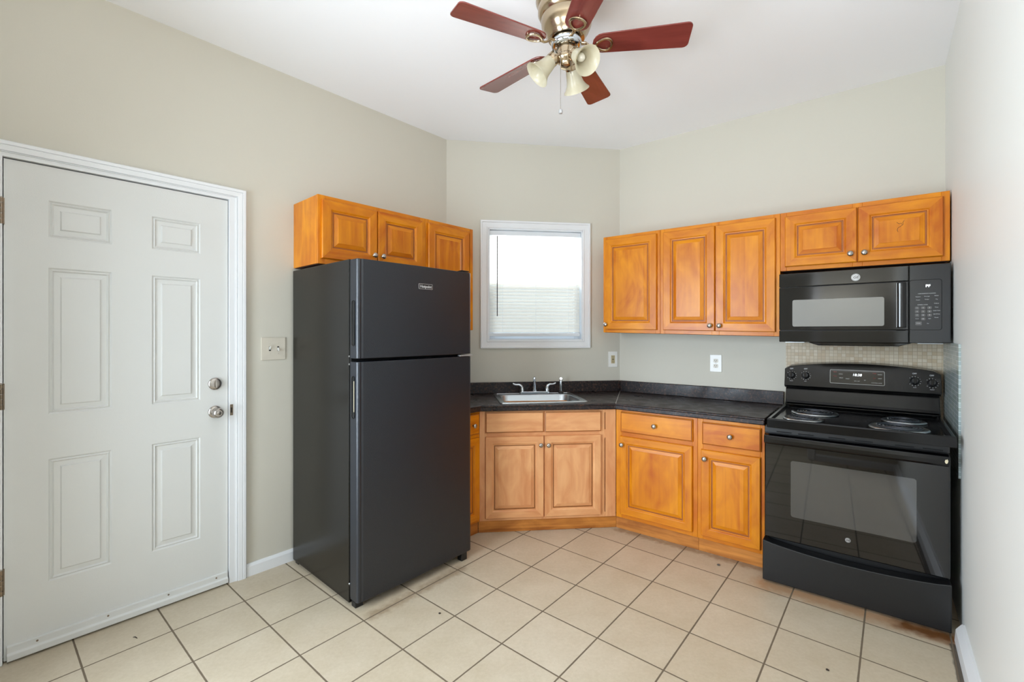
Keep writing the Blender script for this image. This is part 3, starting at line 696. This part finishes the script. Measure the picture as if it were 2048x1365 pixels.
# pale seam lines of the mitre
m = MB(); a, b_ = L2(pCc), L2(h1); v = Vector((b_[0]-a[0], b_[1]-a[1])); n_ = Vector((-v.y, v.x)).normalized()*.0012
m.prism([(a[0]+n_.x, a[1]+n_.y), (a[0]-n_.x, a[1]-n_.y), (b_[0]-n_.x, b_[1]-n_.y), (b_[0]+n_.x, b_[1]+n_.y)], -.002, .0006)
m.build('seam', 'whiteplate', ct)

# ---- sink
sn = thing('sink', 'stainless steel drop-in sink with one basin', 'sink', FC, (SX0+SX1)/2, (SD0+SD1)/2, ZC)
hx, hy = (SX1-SX0)/2, (SD1-SD0)/2
def rr_pts(hx_, y0, y1, r, n=6): return MB().rrect(-hx_, hx_, y0, y1, r, n)
m = MB()
rings = []
for (px_, y0, y1, r, z) in ((hx, -hy, hy, .022, .0008), (hx-.002, -hy+.002, hy-.002, .021, .006), (hx-.018, -hy+.018, hy-.018, .02, .007), (hx-.020, -hy+.020, hy-.020, .02, .0035),
                            (hx-.032, -hy+.034, hy-.085, .075, .0035), (hx-.038, -hy+.040, hy-.091, .072, -.004), (hx-.050, -hy+.052, hy-.103, .07, -.15), (hx-.075, -hy+.078, hy-.128, .06, -.168), (hx-.20, -hy+.18, hy-.22, .02, -.172)):
    rings.append([m.bm.verts.new((x, y, z)) for x, y in rr_pts(px_, y0, y1, r)])
for A, B_ in zip(rings, rings[1:]):
    for i in range(len(A)): f = m.bm.faces.new([A[i], A[(i+1) % len(A)], B_[(i+1) % len(A)], B_[i]]); f.smooth = True
m.bm.faces.new(rings[-1])
m.build('basin', 'steel', sn)
m = MB(); m.lathe([(.042, 0), (.040, .003), (.030, .002), (.0, -.001)], (0, -.02, -.1725), n=28); m.build('drain', 'chrome', sn)
fx, fd = .702, SD0+.050
fa = thing('faucet', 'chrome two-handle kitchen faucet standing on the sink ledge', 'faucet', FC, fx, fd, ZC+.007)
m = MB(); m.prism(MB().rrect(-.125, .125, -.025, .025, .022), -.002, .018); m.build('base_plate', 'chrome', fa, bevel=.004)
m = MB(); m.cyl((0, 0, .018), (0, 0, .030), .019, 24); m.tube([(0, 0, .02), (0, 0, .065), (0, -.008, .092), (0, -.03, .112), (0, -.07, .128), (0, -.115, .136), (0, -.150, .134), (0, -.162, .122)], [.014, .0125, .012, .011, .0105, .0105, .011, .0115], 14, up=(1, 0, 0))
so = m.build('spout', 'chrome', fa); so.rotation_euler = (0, 0, -.19)
for s in (-1, 1):
    m = MB(); x = s*.102
    m.lathe([(.020, .016), (.019, .03), (.015, .045), (.013, .052), (.006, .057)], (x, 0, 0), n=24)
    m.tube([(x, 0, .045), (x+s*.006, 0, .062), (x+s*.025, 0, .072), (x+s*.05, 0, .072), (x+s*.068, 0, .078), (x+s*.074, 0, .083)], [.012, .0105, .008, .0065, .007, .005], 12, flat=.7, up=(0, 1, 0))
    m.build('handle', 'chrome', fa)
sp_ = thing('side_sprayer', 'chrome pull-out sprayer standing right of the faucet', 'sprayer', FC, .920, fd, ZC+.007)
m = MB(); m.lathe([(.021, -.002), (.021, .004), (.015, .010), (.012, .014)], n=24); m.build('base', 'slot', sp_)
m = MB(); m.lathe([(.011, .012), (.0125, .03), (.0135, .06), (.0145, .09), (.014, .104), (.009, .110)], n=20)
m.tube([(0, .004, .100), (0, -.008, .116), (0, -.020, .118)], [.010, .012, .011], 14, up=(1, 0, 0)); so = m.build('spray_head', 'chrome', sp_); so.rotation_euler = (0, 0, -.2)

# ---------------------------------------------------------------- wall plates
t = thing('outlet', 'white outlet plate with a tan rectangular socket, right of the window in the corner', 'outlet', FC, 1.396, 0, 1.155)
m = MB(); m.box(-.040, .040, -.006, -.0005, -.066, .066); m.build('cover_plate', 'whiteplate', t, bevel=.002)
m = MB(); m.box(-.0165, .0165, -.0075, -.005, -.034, .034); m.build('socket', 'tan', t, bevel=.001)
m = MB()
for z in (-.020, .020):
    m.box(-.008, -.0055, -.0082, -.007, z-.002, z+.007); m.box(.0055, .008, -.0082, -.007, z-.002, z+.006); m.cyl((0, -.0065, z-.008), (0, -.0082, z-.008), .0025, 8)
m.box(-.007, .007, -.0082, -.007, -.005, -.001); m.box(-.007, .007, -.0082, -.007, .001, .005); m.build('slots', 'slot', t)
t = thing('outlet', 'white duplex outlet under the two-door wall cabinet above the counter', 'outlet', FB, .765, 0, 1.152)
m = MB(); m.box(-.041, .041, -.006, -.0005, -.064, .064); m.build('cover_plate', 'whiteplate', t, bevel=.002)
for z in (-.0195, .0195):
    m = MB(); m.prism(MB().rrect(-.017, .017, z-.0145, z+.0145, .009), -.0078, -.005, axis='y'); s_ = m.build('socket', 'ivory', t)
    m = MB(); m.box(-.0075, -.005, -.0085, -.007, z-.002, z+.007); m.box(.005, .0075, -.0085, -.007, z-.002, z+.006); m.cyl((0, -.0065, z-.008), (0, -.0085, z-.008), .0025, 8); m.build('slots', 'slot', s_)
m = MB(); m.lathe([(.003, 0), (.002, .0012)], (0, -.006, 0), (0, -1, 0), 10); m.build('screw', 'badge', t)
t = thing('light_switch', 'ivory double toggle light switch between the entry door and the refrigerator', 'switch', FL, -1.320, 0, 1.287)
m = MB(); m.box(-.068, .068, -.006, -.0005, -.066, .066); m.build('cover_plate', 'ivory', t, bevel=.0025)
for x, up in ((-.021, 1), (.025, -1)):
    m = MB(); m.box(x-.0055, x+.0055, -.0066, -.005, -.013, .013); m.build('toggle_slot', 'slot', t)
    m = MB(); m.prism([(-.005, up*-.008), (-.018, up*.010), (-.016, up*.014), (-.004, up*.008)], x-.0042, x+.0042, axis='x'); m.build('toggle', 'whiteplate', t, bevel=.001)
    for z in (-.030, .030): m = MB(); m.lathe([(.003, 0), (.002, .0012)], (x, -.006, z), (0, -1, 0), 10); m.build('screw', 'ivory', t)

# ---------------------------------------------------------------- mosaic splash
m = MB(); m.box(1.217, 2.006, -.009, -.0005, .86, 1.345); o = m.build('tile_backsplash', 'mosaic', F=FB); tag(o, 'beige stone mosaic backsplash on the wall behind the range', 'backsplash')
m = MB(); m.box(.0095, .676, -.009, -.0005, .70, 1.327); o = m.build('tile_backsplash', 'mosaicR', F=FR); tag(o, 'blue grey mosaic side splash on the white right wall beside the range', 'backsplash')

# ---------------------------------------------------------------- range
RX = 1.192; RW = .764
rg = thing('range', 'black electric coil range with storage drawer, against the right wall', 'stove', FB, RX, .78, 0)
def X(s): return s-RX           # wall coordinate -> local
def Y(d): return .78-d          # distance from wall -> local y (front = 0)
m = MB(); m.box(.014, RW-.004, Y(.70), Y(.03), .03, .868); m.build('oven_body', 'matblack', rg, bevel=.003)
for x in (.05, RW-.05):
    for d in (.66, .08):
        m = MB(); m.cyl((x, Y(d), 0), (x, Y(d), .032), .016); m.build('foot', 'matblack', rg)
# drawer with a scooped top edge
pts = [(0, .012), (RW-.002, .012), (RW-.002, .232)]
for i in range(1, 16): u = i/16; pts.append(((RW-.002)*(1-u), .232-.030*math.sin(PI*u)**.7))
pts.append((0, .232))
m = MB(); m.prism(pts, Y(.775), Y(.71), axis='y'); m.build('storage_drawer', 'matblack', rg, bevel=.004)
# oven door
m = MB(); m.box(.006, RW-.004, Y(.752), Y(.702), .245, .812); od = m.build('oven_door', 'blackgloss', rg, bevel=.006)
m = MB(); m.prism(MB().rrect(X(1.324), X(1.835), .383, .687, .012), Y(.7535), Y(.750), axis='y'); m.build('oven_window', 'ovenpane', od)
# handle: full-width rounded bar along the top of the door
m = MB(); prof = [(Y(.752), .826), (Y(.775), .826), (Y(.795), .818), (Y(.802), .800), (Y(.800), .782), (Y(.792), .772), (Y(.780), .770), (Y(.778), .786), (Y(.752), .806)]
m.prism(prof, .010, RW-.010, axis='x'); m.build('handle', 'black', od, bevel=.004)
m = MB(); m.lathe([(.0115, 0), (.0115, .0012)], (X(1.573), Y(.752), .324), (0, -1, 0), 28); bd = m.build('badge', 'badge', od)
text('emblem', 'GE', .013, 'slot', bd, (X(1.573), Y(.7535), .324), shear=.3, bold=.0003)
m = MB()
for r in (.0098,): m.tube([(X(1.573)+r*math.cos(a), Y(.7535), .324+r*math.sin(a)) for a in [2*PI*i/24 for i in range(24)]], .0005, 6, closed=True, up=(0, 1, 0))
m.build('emblem_ring', 'slot', bd)
m = MB(); m.prism([(-.005, 0), (-.002, .009), (.002, .008), (.004, .012), (.007, .004), (.005, -.006), (.001, -.010), (-.003, -.007)], Y(.8028), Y(.801), axis='y')
for v in m.bm.verts: v.co.x += X(1.932); v.co.z += .797
m.build('chipped_spot', 'cream', od)
# vent strip between door and cooktop
m = MB(); m.box(.008, RW-.006, Y(.745), Y(.66), .826, .858)
m.build('vent_strip', 'matblack', rg)
for a in (.10, .20, .335, .445, .60, .70): m = MB(); m.box(a-.035, a+.035, Y(.7475), Y(.744), .832, .838); m.build('vent_slot', 'gasket', rg)
# cooktop: dished top with raised lip
m = MB()
cx0, cx1, cy0, cy1 = .024, RW+.012, Y(.797), Y(.115)
rings = []
for ins, z in ((0, .862), (0, .905), (.004, .912), (.018, .912), (.026, .902), (.032, .901)):
    rings.append([m.bm.verts.new(c_) for c_ in ((cx0+ins, cy0+ins, z), (cx1-ins, cy0+ins, z), (cx1+.018-ins, cy1-ins, z), (cx0+.010+ins, cy1-ins, z))])
for A, B_ in zip(rings, rings[1:]):
    for i in range(4): m.bm.faces.new([A[i], A[(i+1) % 4], B_[(i+1) % 4], B_[i]])
m.bm.faces.new(rings[0]); m.bm.faces.new(rings[-1])
m.build('cooktop', 'black', rg, bevel=.002)
def burner(s, d, R):
    x, y = X(s), Y(d)
    m = MB(); m.lathe([(R+.007, 0), (R+.006, .003), (R+.001, .0065), (R-.006, .005), (R-.014, -.001), (R*.55, -.009+.001), (.02, -.0085)], (x, y, .9035), n=40)
    b_ = m.build('burner', 'steel', rg)
    m = MB(); turns = 4 if R < .1 else 5; n = turns*28; r0, r1 = .018, R-.014
    m.tube([(x+(r0+(r1-r0)*i/n)*math.cos(2*PI*i/28+2.6), y+(r0+(r1-r0)*i/n)*math.sin(2*PI*i/28+2.6), .9125) for i in range(n+1)], .0036, 6, flat=.8)
    m.build('coil', 'coil', b_)
    m = MB(); m.lathe([(.012, 0), (.012, .0035), (0, .005)], (x, y, .9105), n=16)
    for k in range(3):
        a = 2*PI*k/3+.5; m.tube([(x+.01*math.cos(a), y+.01*math.sin(a), .9075), (x+(R-.012)*math.cos(a), y+(R-.012)*math.sin(a), .9075)], .002, 6)
    m.build('coil_support', 'chrome', b_)
burner(1.372, .655, .088); burner(1.408, .395, .112); burner(1.808, .405, .088); burner(1.775, .655, .112)
# backguard: riser + overhanging control panel with arched top
m = MB(); m.prism([(Y(.020), .87), (Y(.135), .87), (Y(.135), .914), (Y(.120), .922), (Y(.112), .936), (Y(.088), 1.016), (Y(.020), 1.016)], 0.034, RW+.026, axis='x')
m.build('backguard', 'black', rg, bevel=.003)
def top(u): return 1.160+.034*math.sin(PI*u)**.8
m = MB(); n = 24; fr_, bk = [], []
fl_, bl_ = [], []
for i in range(n+1):
    u = i/n; x = .031+(RW-.002)*u
    zt = top(u)-(.012 if i in (0, n) else 0)
    fr_.append(m.bm.verts.new((x, Y(.142)+(zt-.006-1.034)*((Y(.105)-Y(.142))/(1.172-1.034)), zt-.006))); bk.append(m.bm.verts.new((x, Y(.022), zt)))
    fl_.append(m.bm.verts.new((x, Y(.142), 1.034))); bl_.append(m.bm.verts.new((x, Y(.022), 1.020)))
lo2 = [m.bm.verts.new((v.co.x, Y(.118), 1.020)) for v in fl_]
cols_ = [bk, fr_, fl_, lo2, bl_]
for a in range(5):
    A, B_ = cols_[a], cols_[(a+1) % 5]
    for i in range(n): f = m.bm.faces.new([A[i], A[i+1], B_[i+1], B_[i]]); f.smooth = True
for i in (0, n): m.bm.faces.new([c_[i] for c_ in cols_])
cp = m.build('control_panel', 'black', rg, bevel=.002)
# sloped face helper: y on the panel face at height z
def yface(z): return Y(.142)+(z-1.034)*((Y(.105)-Y(.142))/(1.172-1.034))
slope = math.atan2(Y(.105)-Y(.142), .138)
def panel_text(s_, size, mt, s, z, **k): return text('lettering', s_, size, mt, cp, (X(s), yface(z)-.0012, z), rx=PI/2-slope, **k)
m = MB(); m.prism(MB().rrect(X(1.471), X(1.737), -.043, .043, .006), -.0012, .001, axis='y')
ds = m.build('display', 'blackgloss', cp); ds.location = (0, yface(1.106), 1.106); ds.rotation_euler = (-slope, 0, 0)
m = MB(); pr = MB().rrect(X(1.471), X(1.737), -.043, .043, .006); m.tube([(a, -.0015, b_) for a, b_ in pr], .0012, 6, closed=True, up=(0, 1, 0)); m.build('display_bezel', 'badge', ds)
text('digits', '18:38', .021, 'led', ds, (X(1.606), -.0018, .014), shear=.15, bold=.0001)
for (s, z, w_, mt) in ((1.497, 1.134, 'BAKE', 'redprint'), (1.497, 1.108, 'BROIL', 'redprint'), (1.525, 1.122, 'CLEAN', 'print'), (1.528, 1.098, 'DELAY', 'print'), (1.560, 1.094, 'START', 'print'),
                    (1.690, 1.134, 'TIMER', 'redprint'), (1.690, 1.104, 'OFF', 'redprint'), (1.716, 1.128, 'CLOCK', 'print'), (1.716, 1.104, 'LIGHT', 'print'), (1.645, 1.090, 'SET', 'print'), (1.606, 1.082, 'ON / OFF', 'print'), (1.700, 1.076, 'CONTROL LOCK', 'print')):
    text('lettering', w_, .0065, mt, ds, (X(s), -.0018, z-1.106))
def rknob(s, z, ang):
    y = yface(z); m = MB(); ax = (0, -math.cos(slope), math.sin(slope)*1)
    m.lathe([(.021, 0), (.021, .006), (.0185, .012), (.0165, .022), (.014, .024), (0, .024)], (X(s), y, z), ax, 32)
    k = m.build('knob', 'matblack', cp)
    m = MB(); m.box(-.0045, .0045, -.034, -.006, -.019, .019); g = m.build('grip', 'black', k, bevel=.002); g.location = (X(s), y, z); g.rotation_euler = (-slope, ang, 0)
    m = MB()
    for i in range(11):
        a = math.radians(-140+28*i+180+90); a = math.radians(-50+28*i)
        m.box(-.0014, .0014, -.0012, .0002, .0255, .0285)
        vs = list(m.bm.verts)[-8:]
        for v in vs:
            x_, z_ = v.co.x, v.co.z; v.co.x = x_*math.cos(a)+z_*math.sin(a); v.co.z = -x_*math.sin(a)+z_*math.cos(a)
    dmk = m.build('dial_marks', 'print', cp); dmk.location = (X(s), y, z); dmk.rotation_euler = (-slope, 0, 0)
for s, z, lab in ((1.262, 1.100, 'FRONT'), (1.340, 1.102, 'REAR'), (1.872, 1.100, 'REAR'), (1.946, 1.093, 'FRONT')):
    rknob(s, z, 0); panel_text('OFF', .011, 'print', s, z+.043, bold=.0002); panel_text(lab, .006, 'print', s, z-.036)

# ---------------------------------------------------------------- microwave
MX, MZ = 1.226, 1.325
mw = thing('microwave', 'black over-the-range microwave hanging between wall cabinet and range', 'microwave', FB, MX, .405, MZ)
mwW = .766; mwH = .416
def mx_(s): return s-MX
m = MB(); m.box(0.002, mwW-.002, .03, .395, 0.004, mwH-.002); m.build('housing', 'matblack', mw, bevel=.003)
m = MB(); m.box(0, mx_(1.829)-.0012, 0, .03, .072, .331); md = m.build('microwave_door', 'mwblack', mw, bevel=.003)
m = MB(); m.box(mx_(1.829)+.0012, mwW, 0, .03, .0, mwH-.001); mc = m.build('control_panel', 'mwblack', mw, bevel=.003)
m = MB(); m.box(0, mx_(1.829)-.0012, 0, .03, .334, mwH-.001); vt = m.build('vent_grille', 'mwblack', mw, bevel=.003)
m = MB(); m.box(0, mx_(1.829)-.0012, 0, .03, .0, .069); m.build('lower_trim', 'mwblack', mw, bevel=.003)
m = MB(); m.prism(MB().rrect(mx_(1.296), mx_(1.727), .093, .253, .010), -.0012, .001, axis='y'); m.build('microwave_window', 'pane_mw', md)
m = MB(); hx_ = mx_(1.799); m.prism([(hx_-.020, 0), (hx_-.020, -.028), (hx_-.012, -.040), (hx_+.004, -.040), (hx_+.018, -.030), (hx_+.020, 0)], .082, .325); m.build('handle', 'blackgloss', md, bevel=.005)
m = MB(); m.box(hx_-.0215, hx_-.0200, -.030, -.002, .085, .322); m.build('handle_trim', 'badge', md)
m = MB(); m.lathe([(.0205, 0), (.0205, .0015)], (mx_(1.602), 0, .369), (0, -1, 0), 32); bd = m.build('badge', 'badge', vt)
text('emblem', 'GE', .021, 'key', bd, (mx_(1.602), -.0018, .369), shear=.3, bold=.0005)
m = MB(); m.tube([(mx_(1.602)+.0175*math.cos(2*PI*i/28), -.0018, .369+.0175*math.sin(2*PI*i/28)) for i in range(28)], .0008, 6, closed=True, up=(0, 1, 0)); m.build('emblem_ring', 'key', bd)
# keypad border
m = MB(); pr = MB().rrect(mx_(1.831), mwW-.034, .070, .335, .012); m.tube([(a, -.0006, b_) for a, b_ in pr], .0011, 6, closed=True, up=(0, 1, 0)); m.build('keypad_border', 'gasket', mc)
def mtx(s, size, x, z, mt='print'): text('lettering', s, size, mt, mc, (x, -.0006, z))
text('digits', 'PF', .020, 'led', mc, (mx_(1.9050), -.001, .301), bold=.0003)
xk = (1.862, 1.886, 1.911)
for i, row in enumerate(('123', '456', '789', ' 0 ')):
    for j, ch in enumerate(row):
        if ch == ' ': continue
        x, z = mx_(xk[j]), .187-.0195*i
        m = MB(); m.prism(MB().rrect(x-.0085, x+.0085, z-.007, z+.007, .003), -.0008, .0005, axis='y'); k = m.build('key', 'key', mc)
        text('digit', ch, .009, 'print', k, (x, -.0012, z))
for s, x, z in (('CONVENIENCE COOKING', 1.900, .262), ('Popcorn', 1.866, .246), ('Beverage', 1.901, .247), ('Reheat', 1.938, .249), ('Potato', 1.866, .229), ('Frozen', 1.901, .231), ('Veg', 1.938, .231),
                ('EXPRESS COOK', 1.884, .203), ('Defrost', 1.938, .209), ('Timer', 1.938, .189), ('Cook Time', 1.938, .171), ('Add 30 Sec', 1.938, .153), ('Power', 1.938, .135), ('Clock', 1.862, .130), ('Light', 1.911, .130), ('Fan', 1.905, .104)):
    mtx(s, .0058, mx_(x), z)
m = MB(); m.prism(MB().rrect(mx_(1.855), mx_(1.881), .095, .115, .003), -.0008, .0005, axis='y'); k = m.build('key', 'key', mc); text('lettering', 'START', .006, 'print', k, (mx_(1.868), -.0012, .105))
# underside
m = MB(); m.prism([(.14, 0), (.20, -.020), (.56, -.020), (.62, 0)], .02, .30, axis='y'); m.build('vent_hood', 'blackgloss', mw, bevel=.003)
m = MB(); m.box(.03, .13, .03, .30, -.004, .004); m.box(.64, .74, .03, .30, -.004, .004); m.build('grease_filter', 'steel', mw)

# ---------------------------------------------------------------- refrigerator
FX = -1.222; FW = .763
fg = thing('refrigerator', 'black top-freezer refrigerator with pebbled doors', 'refrigerator', FL, FX, .785, 0)
def yd(d): return .785-d
m = MB(); m.box(0, FW, yd(.70), yd(.035), .018, 1.752); m.build('cabinet', 'fridgeside', fg, bevel=.004)
m = MB(); m.box(.006, FW-.006, yd(.712), yd(.699), .05, 1.745); m.build('gasket', 'gasket', fg)
def fdoor(name, z0, z1, hz0, hz1, worn):
    m = MB(); n = 14; f = []
    prof = [(0, yd(.712)), (0, yd(.772)), (.004, yd(.780)), (.012, yd(.783)), (.022, yd(.781)), (.026, yd(.783))]
    for i in range(n+1): u = i/n; prof.append((.030+(FW-.048)*u, yd(.785+.007*math.sin(PI*u))))
    prof += [(FW-.006, yd(.781)), (FW, yd(.772)), (FW, yd(.712))]
    m.prism(prof, z0, z1)
    d = m.build(name, 'fridge', fg, bevel=.003)
    m = MB(); yc = yd(.744); w_ = .009
    pts = [(yc+w_*math.cos(a), (hz1-w_ if math.sin(a) > 0 else hz0+w_)+w_*math.sin(a)) for a in [2*PI*(i+.5)/20 for i in range(20)]]
    m.prism(pts, -.0012, .001, axis='x'); hd = m.build('handle', 'gasket', d)
    m = MB(); pts2 = [(-.0015, y, z) for y, z in [(yc+(w_+.003)*math.cos(a), (hz1-w_ if math.sin(a) > 0 else hz0+w_)+(w_+.003)*math.sin(a)) for a in [2*PI*(i+.5)/20 for i in range(20)]]]
    m.tube(pts2, .0022, 6, closed=True, up=(1, 0, 0)); m.build('handle_rim', 'fridgeside', hd)
    if worn:
        m = MB(); m.box(-.0038, -.0015, yc-.013, yc-.0085, hz0+.03, hz1-.02); m.build('worn_edge', 'cream', hd)
    return d
fz = fdoor('freezer_door', 1.252, 1.748, 1.318, 1.537, False)
fdr = fdoor('refrigerator_door', .045, 1.236, .957, 1.160, True)
bx = -.815-FX
yb = yd(.7925)
m = MB(); m.prism(MB().rrect(bx-.047, bx+.047, 1.622, 1.652, .004), yb-.0018, yb+.002, axis='y'); bd = m.build('badge', 'badge', fz)
m = MB(); m.prism(MB().rrect(bx-.0445, bx+.0445, 1.6245, 1.6495, .003), yb-.0026, yb, axis='y'); m.build('badge_field', 'matblack', bd)
text('lettering', 'Hotpoint', .0215, 'print', bd, (bx, yb-.003, 1.6365), bold=.0006)
m = MB(); m.prism([(FW-.10, yd(.79)), (FW+.002, yd(.79)), (FW+.002, yd(.70)), (FW-.02, yd(.70)), (FW-.02, yd(.745)), (FW-.10, yd(.77))], 1.2385, 1.2475); m.build('hinge', 'badge', fg, bevel=.001)
m = MB(); m.prism([(FW-.075, yd(.775)), (FW-.010, yd(.775)), (FW-.010, yd(.66)), (FW-.05, yd(.66))], 1.7525, 1.760); m.build('hinge_cover', 'matblack', fg, bevel=.002)
for z in (1.262, 1.222, .12):
    m = MB(); m.lathe([(.005, 0), (.005, .003), (.003, .005)], (-.0002, yd(.708), z), (-1, 0, 0), 12); m.build('screw', 'chrome', fg)
for x, d in ((.035, .72), (FW-.06, .765), (.03, .07), (FW-.03, .07)):
    m = MB(); m.box(x-.022, x+.022, yd(d)-.02, yd(d)+.02, 0.0, .05 if d > .75 else .03); m.build('foot', 'matblack', fg, bevel=.003)
m = MB(); m.box(.02, FW-.07, yd(.69), yd(.66), .012, .05); m.build('toe_grille', 'gasket', fg)

# ---------------------------------------------------------------- ceiling fan
HXY = (.2435, 2.036)
fan = thing('ceiling_fan', 'antique brass ceiling fan with five cherry blades and three glass shades', 'ceiling fan', at=(HXY[0], HXY[1], 2.655))
zc = HC-2.655
m = MB(); m.lathe([(.02, zc), (.142, zc), (.144, zc-.01), (.138, zc-.03), (.132, zc-.045), (.136, zc-.055), (.137, zc-.075), (.130, zc-.090), (.124, zc-.098), (.127, zc-.108), (.127, zc-.130), (.119, zc-.146), (.112, zc-.152), (.114, zc-.160), (.111, zc-.185), (.100, zc-.212), (.090, zc-.225), (.088, zc-.232), (.080, zc-.245), (.05, zc-.250)], n=56)
m.build('motor_housing', 'brass', fan)
m = MB(); m.lathe([(.05, .034), (.066, .030), (.069, .022), (.067, .008), (.060, .0), (.052, -.003), (.044, .002)], n=40); m.build('switch_ring', 'chrome', fan)
m = MB(); m.lathe([(.042, .020), (.042, -.036), (.047, -.042), (.048, -.050), (.043, -.060), (.034, -.068), (.028, -.074), (.026, -.086), (.008, -.092)], n=36); m.build('light_fitter', 'brass', fan)
for k in range(5):
    a = math.radians(-9+72*k)
    # blade in its own frame: x outward
    m = MB(); pts = []
    for i in range(9): t_ = PI/2+PI*i/8; pts.append((.160+.045*math.cos(t_), .052*math.sin(t_)))
    pts += [(.36, -.060), (.505, -.066)]
    for i in range(5): t_ = -PI/2+PI/2*i/4; pts.append((.508+.022*math.cos(t_), -.044+.022*math.sin(t_)))
    for i in range(5): t_ = PI/2*i/4; pts.append((.508+.022*math.cos(t_), .044+.022*math.sin(t_)))
    pts += [(.505, .066), (.36, .060)]
    m.prism(pts, 0, .006)
    b_ = m.build('blade', 'blade', fan, bevel=.0015); b_.rotation_euler = (math.radians(-11), 0, a); b_.location = (0, 0, .004)
    m = MB()
    lp = [(.152, 0, -.006)]+[(.185+.037*math.cos(t_)*(1.0), .030*math.sin(t_)*(1.05-.35*(math.cos(t_)+1)/2*0), -.008) for t_ in [PI-2*PI*i/24 for i in range(1, 24)]]
    lp = []
    for i in range(28):
        t_ = 2*PI*i/28; r = 1-.12*math.cos(t_)
        x = .164+.034*math.cos(t_); y = .032*math.sin(t_)*(.55+.45*(1+math.cos(t_))/2)*1.25
        lp.append((x, y, -.007))
    m.tube(lp, .0058, 8, closed=True, flat=.8)
    m.tube([(.066, 0, .012), (.085, 0, .010), (.100, 0, -.004), (.115, 0, -.010), (.132, 0, -.008)], [.011, .0085, .0075, .0075, .0085], 10, flat=.65)
    m.cyl((.197, 0, -.010), (.197, 0, .004), .006, 12); m.cyl((.178, .028, -.008), (.178, .028, .004), .004, 10); m.cyl((.178, -.028, -.008), (.178, -.028, .004), .004, 10)
    m.build('blade_bracket', 'brass', b_)
for k, adeg in enumerate((184, -58, 62)):
    a = math.radians(adeg); dx, dy = math.cos(a), math.sin(a); tl = math.radians(44 if k != 1 else 50)
    ax = Vector((dx*math.sin(tl), dy*math.sin(tl), -math.cos(tl))); p0 = Vector((dx*.052, dy*.052, -.043-(.010 if k == 1 else 0)))
    m = MB(); m.tube([(dx*.025, dy*.025, -.03), (dx*.042, dy*.042, -.032), tuple(p0)], [.009, .009, .011], 12)
    m.lathe([(.018, 0), (.029, .004), (.030, .022), (.028, .026)], tuple(p0), tuple(ax), 28, cap=True); sh0 = m.build('shade_holder', 'brass', fan)
    m = MB(); out = [(.025, .018), (.029, .028), (.033, .050), (.036, .070), (.041, .088), (.050, .104), (.060, .115)]
    m.lathe(out+[(.0605, .117)]+[(r-.003, z+.0005) for r, z in out[::-1]], tuple(p0), tuple(ax), 40, cap=False); sh = m.build('lamp_shade', 'shade', fan)
    m = MB(); m.lathe([(.010, .020), (.011, .035), (.017, .050), (.0185, .062), (.014, .074), (.006, .080), (0, .081)], tuple(p0), tuple(ax), 20); m.build('bulb', 'bulb', sh)
m = MB(); m.cyl((-.030, -.035, -.035), (-.030, -.035, -.292), .0013, 6); pc_ = m.build('pull_chain', 'nickel', fan)
m = MB(); m.lathe([(.0, -.011), (.008, -.008), (.010, 0), (.008, .008), (0, .011)], (-.030, -.035, -.302), n=16, cap=False); m.build('fob', 'badge', pc_)
m = MB(); m.cyl((.016, -.030, -.035), (.016, -.030, -.130), .0022, 6); m.build('pull_chain', 'tarnish', fan)

# ---------------------------------------------------------------- crumbs on the floor
def crumb(x, y, r, label, cat='debris', flat=.35, m_='dirt'):
    m = MB(); bmesh.ops.create_icosphere(m.bm, subdivisions=2, radius=r)
    for v in m.bm.verts:
        k = 1+random.uniform(-.25, .25); v.co *= k; v.co.z = v.co.z*flat+r*flat*.95
    o = m.build('floor_crumb', m_); o.location = (x, y, 0); tag(o, label, cat); return o
def fpx(px, py): y = 910*1.38/(py-666); return ((px-1024)/910*y, y)
crumb(1.226, 2.701, .010, 'grey chip lying on the floor tiles in front of the narrow base cabinet', m_='key')
crumb(-.355, 2.235, .006, 'small dark crumb on the floor tiles in front of the refrigerator')
m = MB(); m.tube([(-.014, 0, .003), (-.004, .002, .004), (.006, 0, .003), (.014, -.003, .003)], [.001, .0022, .002, .0008], 6)
o = m.build('twig', 'dirt'); o.location = (-1.70, 2.055, 0); o.rotation_euler = (0, 0, -.2); tag(o, 'tiny brown twig on the floor in front of the entry door', 'debris')
o = crumb(1.29, 1.86, .006, 'small dark crumb on the pale tiles near the lower right, in front of the range')
